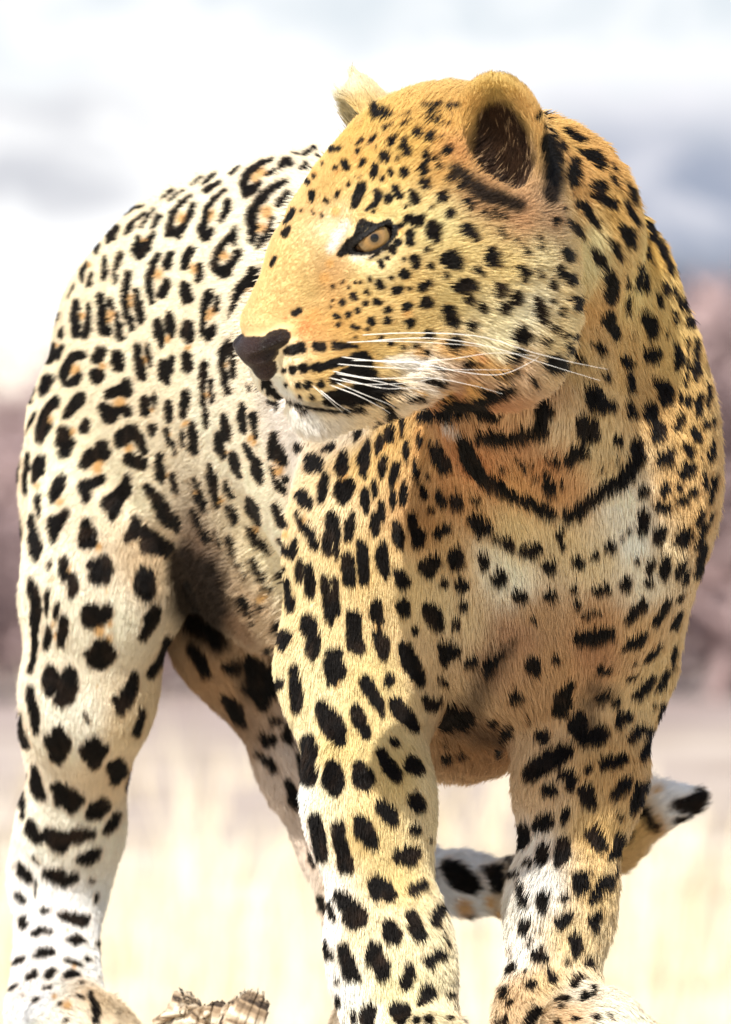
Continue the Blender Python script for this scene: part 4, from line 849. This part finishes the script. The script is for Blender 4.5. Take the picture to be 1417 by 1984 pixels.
F = np.stack([I[:-1, :-1], I[1:, :-1], I[1:, 1:], I[:-1, 1:]], -1).reshape(-1, 4)
tag(obj('ground', mesh_from('ground', V, F), m=M_ground), 'pale dry savannah ground running back to the horizon', kind='structure')
# low hills on the horizon
def hill_mat(t, b):
    b.inputs['Base Color'].default_value = (.16, .15, .20, 1); b.inputs['Roughness'].default_value = 1
    n = t.nodes.new('ShaderNodeTexNoise'); n.inputs['Scale'].default_value = 30; r = t.nodes.new('ShaderNodeValToRGB')
    r.color_ramp.elements[0].color = (.12, .11, .15, 1); r.color_ramp.elements[1].color = (.24, .20, .24, 1); t.links.new(n.outputs[0], r.inputs[0]); t.links.new(r.outputs[0], b.inputs['Base Color'])
M_hill = mat('distant_scrub', hill_mat)
hx = np.linspace(-1400, 1400, 160); hv = []
for j, (dy, hf) in enumerate([(-500, 0), (-200, .55), (0, 1), (300, .6), (700, 0)]):
    hgt = 1.0 + 5.0 / (1 + np.exp(-(hx - 75) / 14)) + 2.0 * np.sin(hx * .021) + 1.2 * np.sin(hx * .05 + 1)
    hv.append(np.stack([hx, np.full_like(hx, 3000 + dy), GZ - .5 + np.clip(hgt, .5, 99) * 1.3 * hf], 1))
hv = np.concatenate(hv); I = np.arange(len(hv)).reshape(5, -1)
F = np.stack([I[:-1, :-1], I[:-1, 1:], I[1:, 1:], I[1:, :-1]], -1).reshape(-1, 4)
tag(obj('hills', mesh_from('hills', hv, F), m=M_hill), 'low blue grey hills along the far horizon', kind='structure')
# dry grass: blades in one object
def straw(t, b):
    a = t.nodes.new('ShaderNodeAttribute'); a.attribute_name = 'tint'; t.links.new(a.outputs['Color'], b.inputs['Base Color']); b.inputs['Roughness'].default_value = .7
M_straw = mat('straw', straw)
rs = np.random.RandomState(8)
def grass(nt_, y0, y1, nb, hmin, hmax, wd):
    y = y0 + (y1 - y0) * rs.rand(nt_) ** 1.2; x = (rs.rand(nt_) - .5) * (1.6 + .30 * (y + 8)); V = []; F = []; T = []
    n = nt_ * nb
    bx = np.repeat(x, nb) + rs.randn(n) * .05; by = np.repeat(y, nb) + rs.randn(n) * .05; h = (hmin + (hmax - hmin) * rs.rand(n)) * np.repeat(.5 + rs.rand(nt_), nb)
    a = rs.rand(n) * 6.28; lean = rs.rand(n) * .6 * h
    dx, dy = np.cos(a), np.sin(a); w = wd * (.6 + rs.rand(n))
    base = np.stack([bx, by, np.full(n, GZ - .02)], 1); side = np.stack([-dy, dx, 0 * dx], 1) * w[:, None]
    midp = base + np.stack([dx * lean * .35, dy * lean * .35, h * .6], 1); tip = base + np.stack([dx * lean, dy * lean, h], 1)
    V = np.stack([base - side, base + side, midp + side * .7, midp - side * .7, tip + side * .1, tip - side * .1], 1).reshape(-1, 3)
    o = np.arange(n)[:, None] * 6; F = np.concatenate([o + [0, 1, 2, 3], o + [3, 2, 4, 5]])
    tt = np.repeat(rs.rand(nt_), nb) * .6 + rs.rand(n) * .4
    c = np.array([.66, .55, .36]) * (1 - tt[:, None]) + np.array([.86, .79, .62]) * tt[:, None]
    return V, F, np.repeat(c, 6, 0)
def stuff(name, parts, m, label):
    off = 0; Vs, Fs, Cs = [], [], []
    for V, F, c in parts: Vs.append(V); Fs.append(F + off); Cs.append(c); off += len(V)
    me = mesh_from(name, np.concatenate(Vs), np.concatenate(Fs), False)
    at = me.attributes.new('tint', 'FLOAT_COLOR', 'POINT'); c = np.concatenate(Cs); at.data.foreach_set('color', np.concatenate([c, np.ones((len(c), 1))], 1).astype(np.float32).ravel())
    return tag(obj(name, me, m=m), label, 'grass', kind='stuff')
stuff('dry_grass', [grass(2400, 3, 14, 9, .08, .26, .0025), grass(260, 12, 22, 10, .10, .28, .005)], M_straw, 'pale straw coloured dry grass, out of focus behind the leopard')
# dry shrubs beyond the grass
def twig(t, b):
    oi = t.nodes.new('ShaderNodeObjectInfo'); r = t.nodes.new('ShaderNodeValToRGB'); r.color_ramp.elements[0].color = (.17, .115, .115, 1); r.color_ramp.elements[1].color = (.40, .29, .28, 1)
    t.links.new(oi.outputs['Random'], r.inputs[0]); t.links.new(r.outputs[0], b.inputs['Base Color']); b.inputs['Roughness'].default_value = .9
M_twig = mat('dry_twigs', twig)
def shrub_mesh(seed, dense):
    q = np.random.RandomState(seed); V = []; F = []
    stems = []
    def grow(p, d, L, r, lev):
        pts = [p]; 
        for _ in range(3):
            d = nrm(d + q.randn(3) * .22 + [0, 0, .06]); p = p + d * L / 3; pts.append(p)
        v, f = tube(pts, np.linspace(r, r * .55, 4), 4 if lev else 5); o = len(V); V.extend(v); F.extend([tuple(o + i for i in g) for g in f])
        if lev < 3:
            for _ in range(4 if lev else 5): grow(pts[q.randint(1, 4)], nrm(d + q.randn(3) * .75), L * (.55 + .25 * q.rand()), r * .5, lev + 1)
    for i in range(dense): grow(np.array([q.randn() * .12, q.randn() * .12, 0]), nrm([q.randn() * .5, q.randn() * .5, 1]), .55, .022, 0)
    V = np.array(V)
    # dry leaf clusters
    n = 900; t = V[q.randint(0, len(V), n)] + q.randn(n, 3) * .05; a = q.randn(n, 3) * .022; b_ = q.randn(n, 3) * .022
    lv = np.stack([t - a, t - b_, t + a, t + b_], 1).reshape(-1, 3); o = len(V)
    F = F + [tuple(o + 4 * i + k for k in range(4)) for i in range(n)]
    return mesh_from('branches', np.concatenate([V, lv]), F, False)
shr = [shrub_mesh(s, d) for s, d in ((1, 4), (2, 5), (3, 4), (5, 6))]
for m_ in shr: m_.materials.append(M_twig)
kinds = ['grey brown leafless thorn shrub', 'low purplish dry shrub', 'spreading reddish brown bush', 'dense tangled dry bush']
rows = [('in the nearest row of scrub', 27, 36), ('in the middle of the scrub', 38, 52), ('at the scrub edge far off', 56, 84)]
sides = [('left of the hind leg', -.046, -.020, .60), ('behind the belly', -.018, .014, .85), ('right of the chest', .016, .046, 1.0)]
i = 0
for rn, ya, yb in rows:
    for sn, xa, xb, hs in sides:
        for kq in range(4):
            y = ya + (yb - ya) * ((i * .618) % 1); x = (xa + (xb - xa) * ((kq + .5) / 4 + .08 * math.sin(i * 5.1))) * (y + 8)
            s_ = (1.15 + .35 * ((i * .377) % 1)) * hs
            o = obj('dry_shrub', shr[kq]); o.location = (x, y, GZ - .03); o.rotation_euler = (0, 0, i * 2.4); o.scale = (s_ * 1.3, s_ * 1.3, s_)
            tag(o, kinds[kq] + ' ' + rn + ', ' + sn, 'shrub', 'dry shrubs blurred behind the leopard'); i += 1
# ------------------------------------------------------------------ fallen trunk the leopard stands on
def bark(t, b):
    g = t.nodes.new('ShaderNodeTexCoord'); mp = t.nodes.new('ShaderNodeMapping'); mp.inputs['Scale'].default_value = (3, 60, 60)
    t.links.new(g.outputs['Object'], mp.inputs[0]); n = t.nodes.new('ShaderNodeTexNoise'); n.inputs['Scale'].default_value = 1; n.inputs['Detail'].default_value = 8; n.inputs['Distortion'].default_value = 1.2
    t.links.new(mp.outputs[0], n.inputs['Vector']); r = t.nodes.new('ShaderNodeValToRGB'); e = r.color_ramp.elements
    e[0].position = .38; e[0].color = (.04, .025, .016, 1); e[1].position = .60; e[1].color = (.74, .65, .50, 1); x = e.new(.47); x.color = (.34, .24, .15, 1)
    t.links.new(n.outputs[0], r.inputs[0]); t.links.new(r.outputs[0], b.inputs['Base Color']); b.inputs['Roughness'].default_value = .85
    bp = t.nodes.new('ShaderNodeBump'); bp.inputs['Distance'].default_value = .006; t.links.new(n.outputs[0], bp.inputs['Height']); t.links.new(bp.outputs[0], b.inputs['Normal'])
M_bark = mat('weathered_bark', bark)
tr = obj('fallen_trunk', None); tr.location = (-.07, .22, GZ)
tag(tr, 'weathered fallen tree trunk with split bark under the paws', 'tree trunk')
ang = math.atan2(-.866, .5)
TR = .352
q = np.random.RandomState(2); V = []; F = []; NS_, NL = 72, 90
for i in range(NL):
    u = (i / (NL - 1) - .5) * 3.2
    for j in range(NS_):
        th = 2 * math.pi * j / NS_
        r_ = TR * (1 + .02 * math.sin(3 * th + u * 2) + .012 * math.sin(11 * th + 3 * math.sin(u * 3)) + .010 * math.sin(23 * th + u * 5)) * (1 if abs(u) < 1.5 else .93)
        yy, zz = r_ * math.cos(th), r_ * math.sin(th)
        V.append((u, yy, TR * .98 + zz))
F = [(i*NS_+j, i*NS_+(j+1) % NS_, (i+1)*NS_+(j+1) % NS_, (i+1)*NS_+j) for i in range(NL-1) for j in range(NS_)]
F2 = mesh_from('trunk', V, F)
bl = obj('trunk', F2, tr, M_bark); bl.rotation_euler = (0, 0, ang)
# broken stubs and bark slivers standing up from the trunk (in view at the bottom edge)
def stub(pos, h, r, seed, lean=(0, 0)):
    q = np.random.RandomState(seed); V = []; n = 96; rows = 16
    for i in range(rows):
        t_ = i / (rows - 1)
        for j in range(n):
            th = 2 * math.pi * j / n; rr = r * (1.25 - .35 * t_) * (1 + .12 * math.sin(4 * th + seed) + .06 * math.sin(13 * th + 2 * t_ + seed) + .04 * math.sin(29 * th + 3 * t_) + .02 * q.randn())
            top_ = (1 + .18 * math.sin(2 * th + seed) + .10 * q.rand()) if i == rows - 1 else 1
            V.append((rr * math.cos(th) + lean[0] * t_, rr * .7 * math.sin(th) + lean[1] * t_, h * t_ * top_))
    V.append((lean[0], lean[1], h * .55)); c = len(V) - 1
    F = [(i*n+j, i*n+(j+1) % n, (i+1)*n+(j+1) % n, (i+1)*n+j) for i in range(rows-1) for j in range(n)]
    me = bpy.data.meshes.new('stub'); me.from_pydata(V, [], F + [((rows-1)*n+j, (rows-1)*n+(j+1) % n, c) for j in range(n)]); 
    for p_ in me.polygons: p_.use_smooth = True
    o = obj('branch_stub', me, tr, M_bark); o.location = Vector(pos) - tr.location; return o
def Pw(px, py, Y): return tuple(P(px, py, Y))
s1 = stub(Pw(352, 2040, .30), .040, .024, 3, (.006, 0)); s2 = stub(Pw(440, 2045, .28), .047, .017, 5, (.004, 0)); s3 = stub(Pw(400, 2055, .33), .030, .03, 9)
s1.rotation_euler = (0, math.radians(14), 0); s2.rotation_euler = (0, math.radians(22), .4)
for i, (a, b_, r0) in enumerate((((392, 1958), (362, 1952), .0024), ((362, 1952), (352, 1966), .0022), ((405, 1962), (396, 1974), .0024), ((432, 1975), (446, 1944), .0035), ((458, 1978), (462, 1950), .003), ((300, 1982), (350, 1962), .0035))):
    A, B = P(*a, .29), P(*b_, .28); v, f = tube([A, (A + B) / 2 + [0, 0, .002], B], [r0, r0 * 1.1, r0 * .6], 7); v = np.array(v) - np.array(tr.location)
    obj('bark_splinter', mesh_from('splinter', v, f), tr, M_bark)
# ------------------------------------------------------------------ the leopard
V, F = build_mesh(.0018, .0042)
N = vertex_normals(V, F)
coat = Coat(V, F, N)
leo = obj('leopard', None); leo.location = (-.07, .22, 0.0); L0 = np.array(leo.location)
tag(leo, 'spotted leopard standing on a fallen trunk, head turned back over its right shoulder', 'leopard')
col, mel, nm, vis = coat(V, N)
def skin_mat(t, b):
    a = t.nodes.new('ShaderNodeAttribute'); a.attribute_name = 'coat'; t.links.new(a.outputs['Color'], b.inputs['Base Color'])
    g = t.nodes.new('ShaderNodeAttribute'); g.attribute_name = 'wet'; b.inputs['Specular IOR Level'].default_value = .28
    m = t.nodes.new('ShaderNodeMapRange'); m.inputs[3].default_value = .75; m.inputs[4].default_value = .42; t.links.new(g.outputs['Fac'], m.inputs[0]); t.links.new(m.outputs[0], b.inputs['Roughness'])
    n = t.nodes.new('ShaderNodeTexVoronoi'); n.inputs['Scale'].default_value = 900; tc_ = t.nodes.new('ShaderNodeTexCoord'); t.links.new(tc_.outputs['Object'], n.inputs['Vector'])
    mu = t.nodes.new('ShaderNodeMath'); mu.operation = 'MULTIPLY'; t.links.new(n.outputs['Distance'], mu.inputs[0]); t.links.new(g.outputs['Fac'], mu.inputs[1])
    bp = t.nodes.new('ShaderNodeBump'); bp.inputs['Distance'].default_value = .0012; t.links.new(mu.outputs[0], bp.inputs['Height']); t.links.new(bp.outputs[0], b.inputs['Normal'])
M_skin = mat('leopard_skin', skin_mat)
me = mesh_from('body', V - L0, F)
def add_col(me_, name, c, dom='POINT'):
    at = me_.attributes.new(name, 'FLOAT_COLOR', dom); at.data.foreach_set('color', np.concatenate([c, np.ones((len(c), 1))], 1).astype(np.float32).ravel())
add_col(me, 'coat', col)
lidd = np.full(len(V), 9.)
for side in (0, 1):
    v_ = to_near(V, side) - EC0; lidd = np.where((np.linalg.norm(v_, axis=1) < ER + .0042) & (lid_dots(v_) < .0018), 0, lidd)
wet = ((nm) | (lidd < .001)).astype(np.float32)
at = me.attributes.new('wet', 'FLOAT', 'POINT'); at.data.foreach_set('value', wet)
body = obj('body', me, leo, M_skin)
# fur
def make_fur(count):
    a, b, c, d = (V[F[:, i]] for i in range(4)); area = np.linalg.norm(np.cross(c - a, d - b), axis=1) / 2
    fc = V[F].mean(1); fn = N[F].mean(1); fn /= np.linalg.norm(fn, axis=1)[:, None]
    vz = coat.zmax[np.clip((proj(fc)[0] // ZC).astype(int) + 8, 0, coat.zm.shape[0]-1), np.clip((proj(fc)[1] // ZC).astype(int), 0, coat.zm.shape[1]-1)]
    seen = (fn[:, 1] < .35) & (fc[:, 1] < vz + .05) & (proj(fc)[1] < 2040)
    _, Lf = flow_field(fc, fn)
    w = area * np.where(seen, 1.0, .07) * (.010 / np.clip(Lf, .0035, .02)) ** .55
    cw = np.cumsum(w); cw /= cw[-1]
    R = np.random.RandomState(1)
    fi = np.searchsorted(cw, R.rand(count)); u, v_ = R.rand(count), R.rand(count)
    Q = V[F[fi]]; NQ = N[F[fi]]
    wt = np.stack([(1-u)*(1-v_), u*(1-v_), u*v_, (1-u)*v_], 1)[:, :, None]
    p = (Q * wt).sum(1); n = (NQ * wt).sum(1); n /= np.linalg.norm(n, axis=1)[:, None]
    t, L = flow_field(p, n)
    pe = p + t * (L * .5)[:, None]; col, mel, nm, _ = coat(pe, n); nm = nm | (np.min([prim_d(q_, p) for q_ in PR if q_['g'] == 'nose'], 0) < .0013)
    eyed = np.minimum(np.linalg.norm(p - EC0, axis=1), np.linalg.norm(p - mirror(EC0), axis=1))
    lk = np.zeros(len(p), bool)
    for side in (0, 1):
        v_e = to_near(p, side) - EC0; lk |= (np.linalg.norm(v_e, axis=1) < ER + .0048) & (lid_dots(v_e) < .0032)
    keep = (~nm) & (~lk) & (L > .0012)
    p, n, t, L, col, mel = (z[keep] for z in (p, n, t, L, col, mel)); K = len(p)
    hid = ~seen[fi][keep]
    clump = np.stack([noise3(p, 210, i) - .5 for i in (0, 1, 2)], 1) * 1.5 + np.stack([noise3(p, 70, i) - .5 for i in (1, 2, 3)], 1) * .5
    dirn = t + clump * (.25 + .45 * np.clip((L - .008) / .012, 0, 1))[:, None] + R.randn(K, 3) * .075
    earin = np.zeros(K, bool)
    for sg_, B_, c_, ci_ in EARS: earin |= prim_d(dict(t='e', c=ci_, r=np.array([2.5, 3.85, 2.15]) * HK, B=B_), p) < .0012
    L = np.where(earin, .013, L)
    L = L * (.65 + .6 * R.rand(K)) * np.where(hid, 1.3, 1)
    # ear rims and chin carry wispy hair
    lift0, lift1 = .62, .16
    seg = 4; pts = np.empty((K, seg, 3)); q_ = p - n * .0005; pts[:, 0] = q_
    for i in range(1, seg):
        f_ = lift0 + (lift1 - lift0) * (i - 1) / (seg - 2)
        dd = dirn + n * f_; dd /= np.linalg.norm(dd, axis=1)[:, None]
        q_ = q_ + dd * (L / (seg - 1))[:, None]; pts[:, i] = q_
    r0 = (.00009 + .0095 * L) * np.where(hid, 2.2, 1); rad = np.stack([r0, r0 * .95, r0 * .7, r0 * .18], 1)
    col = col * (.86 + .28 * R.rand(K))[:, None]
    hc = bpy.data.hair_curves.new('fur_coat'); hc.add_curves([seg] * K)
    hc.attributes['position'].data.foreach_set('vector', (pts - L0).astype(np.float32).ravel())
    ra = hc.attributes.get('radius') or hc.attributes.new('radius', 'FLOAT', 'POINT'); ra.data.foreach_set('value', rad.astype(np.float32).ravel())
    at = hc.attributes.new('coat', 'FLOAT_COLOR', 'CURVE'); at.data.foreach_set('color', np.concatenate([np.clip(col, 0, .92), np.ones((K, 1))], 1).astype(np.float32).ravel())
    return hc
def fur_mat(t, b):
    a = t.nodes.new('ShaderNodeAttribute'); a.attribute_name = 'coat'; t.links.new(a.outputs['Color'], b.inputs['Base Color']); b.inputs['Roughness'].default_value = .5
    b.inputs['Specular IOR Level'].default_value = .13
M_fur = mat('leopard_fur', fur_mat)
hc = make_fur(FUR_COUNT); fur = obj('fur_coat', hc, leo, M_fur)
# eyes
def eye_mat(t, b):
    tc_ = t.nodes.new('ShaderNodeTexCoord'); sp = t.nodes.new('ShaderNodeSeparateXYZ'); t.links.new(tc_.outputs['Object'], sp.inputs[0])
    dv = t.nodes.new('ShaderNodeVectorMath'); dv.operation = 'NORMALIZE'; t.links.new(tc_.outputs['Object'], dv.inputs[0]); s2_ = t.nodes.new('ShaderNodeSeparateXYZ'); t.links.new(dv.outputs[0], s2_.inputs[0])
    ac = t.nodes.new('ShaderNodeMath'); ac.operation = 'ARCCOSINE'; t.links.new(s2_.outputs[2], ac.inputs[0])
    r = t.nodes.new('ShaderNodeValToRGB'); r.color_ramp.interpolation = 'LINEAR'; e = r.color_ramp.elements
    e[0].position = 0; e[0].color = (.004, .003, .003, 1); e[1].position = 1; e[1].color = (.03, .015, .01, 1)
    for ps, c in ((.17, (.002, .0015, .001)), (.20, (.26, .16, .07)), (.40, (.60, .34, .11)), (.78, (.40, .26, .11)), (.88, (.10, .05, .02)), (.93, (.010, .006, .005))):
        x = e.new(ps); x.color = (*c, 1)
    t.links.new(ac.outputs[0], r.inputs[0])
    at2 = t.nodes.new('ShaderNodeMath'); at2.operation = 'ARCTAN2'; t.links.new(s2_.outputs[0], at2.inputs[0]); t.links.new(s2_.outputs[1], at2.inputs[1])
    nz = t.nodes.new('ShaderNodeTexNoise'); nz.inputs['Scale'].default_value = 9; nz.inputs['Detail'].default_value = 4; cb = t.nodes.new('ShaderNodeCombineXYZ'); t.links.new(at2.outputs[0], cb.inputs[0]); 
    t.links.new(cb.outputs[0], nz.inputs['Vector']); mx_ = t.nodes.new('ShaderNodeMix'); mx_.data_type = 'RGBA'; mx_.blend_type = 'MULTIPLY'; mx_.inputs[0].default_value = .6; t.links.new(r.outputs[0], mx_.inputs[6]); t.links.new(nz.outputs[0], mx_.inputs[7])
    mu = t.nodes.new('ShaderNodeVectorMath'); mu.operation = 'SCALE'; mu.inputs[3].default_value = .72; t.links.new(mx_.outputs[2], mu.inputs[0])
    t.links.new(mu.outputs[0], b.inputs['Base Color']); b.inputs['Roughness'].default_value = .12; b.inputs['Coat Weight'].default_value = .55; b.inputs['Specular IOR Level'].default_value = .2; b.inputs['Coat Roughness'].default_value = .04
M_eye = mat('amber_eye', eye_mat)
def eyeball(c, gaze):
    bm = bmesh.new(); bmesh.ops.create_uvsphere(bm, u_segments=40, v_segments=24, radius=ER)
    for v in bm.verts:
        rr = math.hypot(v.co.x, v.co.y)
        if v.co.z > 0 and rr < .0095: v.co.z += .0016 * (1 - (rr / .0095) ** 2)
    m_ = bpy.data.meshes.new('eye'); bm.to_mesh(m_); bm.free()
    for p_ in m_.polygons: p_.use_smooth = True
    o = obj('eye', m_, leo, M_eye); o.location = Vector(c - L0); o.rotation_euler = Vector(gaze).to_track_quat('Z', 'Y').to_euler(); return o
tgt = P(727, 461, EC0[1] - ER); eyeball(EC0, nrm(tgt - EC0 + np.array([.0, -.004, .0])))
mg = mirror(EC0); eyeball(mg, HV(.75, -.65, .05))
# whiskers
def whisk_mat(t, b): b.inputs['Base Color'].default_value = (.9, .87, .82, 1); b.inputs['Roughness'].default_value = .35
M_wh = mat('whisker', whisk_mat)
WH = [[(660, 664), (760, 661), (880, 667), (935, 672)], [(690, 650), (800, 645), (930, 652), (1030, 682), (1110, 702), (1180, 716)], [(700, 662), (830, 655), (950, 672), (1060, 706), (1165, 738)],
      [(650, 690), (760, 702), (870, 696), (960, 684), (1040, 690)], [(670, 698), (800, 702), (890, 720), (970, 726), (1030, 702), (1046, 690)], [(640, 704), (740, 712), (850, 716), (990, 717)],
      [(632, 716), (720, 733), (830, 732), (920, 748), (975, 764)], [(640, 722), (720, 736), (780, 752), (800, 760)], [(650, 730), (740, 752), (800, 752), (845, 758)],
      [(628, 742), (690, 765), (735, 788), (757, 802)], [(640, 736), (700, 762), (745, 780), (766, 790)], [(600, 742), (632, 770), (664, 800)], [(612, 748), (650, 780), (680, 800)], [(622, 728), (700, 744), (790, 742), (860, 730)]]
R = np.random.RandomState(5)
for i, w_ in enumerate(WH):
    x0, y0 = w_[0]; z0 = zat(coat.zm, x0, y0); out_ = .012 + .02 * R.rand()
    pts = []
    for j, (x, y) in enumerate(w_):
        t_ = j / (len(w_) - 1); pts.append(P(x, y, float(z0) + .004 - out_ * math.sin(min(t_ * 1.3, 1.0) * 1.57)) + np.array([0, .05 * max(t_ - .3, 0), 0]))
    pts = np.array(pts); tt = np.linspace(0, len(pts) - 1, 22); sm = []
    for u in tt:   # Catmull-Rom
        k = min(int(u), len(pts) - 2); f_ = u - k; p0 = pts[max(k-1, 0)]; p1 = pts[k]; p2 = pts[k+1]; p3 = pts[min(k+2, len(pts)-1)]
        sm.append(.5 * ((2*p1) + (p2-p0)*f_ + (2*p0-5*p1+4*p2-p3)*f_**2 + (3*p1-p0-3*p2+p3)*f_**3))
    r_ = np.linspace(.00032, .00008, 22); v, f_ = tube(sm, r_, 5)
    obj('whisker', mesh_from('whisker', np.array(v) - L0, f_), leo, M_wh)
    if i % 2 == 0:   # the same row on the far cheek
        v2 = np.array([mirror(z) for z in v]); obj('whisker', mesh_from('whisker', v2 - L0, f_), leo, M_wh)
# claws
def claw_mat(t, b): b.inputs['Base Color'].default_value = (.12, .09, .07, 1); b.inputs['Roughness'].default_value = .3
M_cl = mat('claw', claw_mat)
for q_ in [z for z in PR if z['g'] == 'toe']:
    d = nrm(q_['b'] - q_['a']); p0 = q_['b'] + d * .009 + [0, 0, .002]
    v, f_ = tube([p0, p0 + d * .006 + [0, 0, -.001], p0 + d * .010 + [0, 0, -.005]], [.0026, .002, .0003], 6)
    obj('claw', mesh_from('claw', np.array(v) - L0, f_), leo, M_cl)
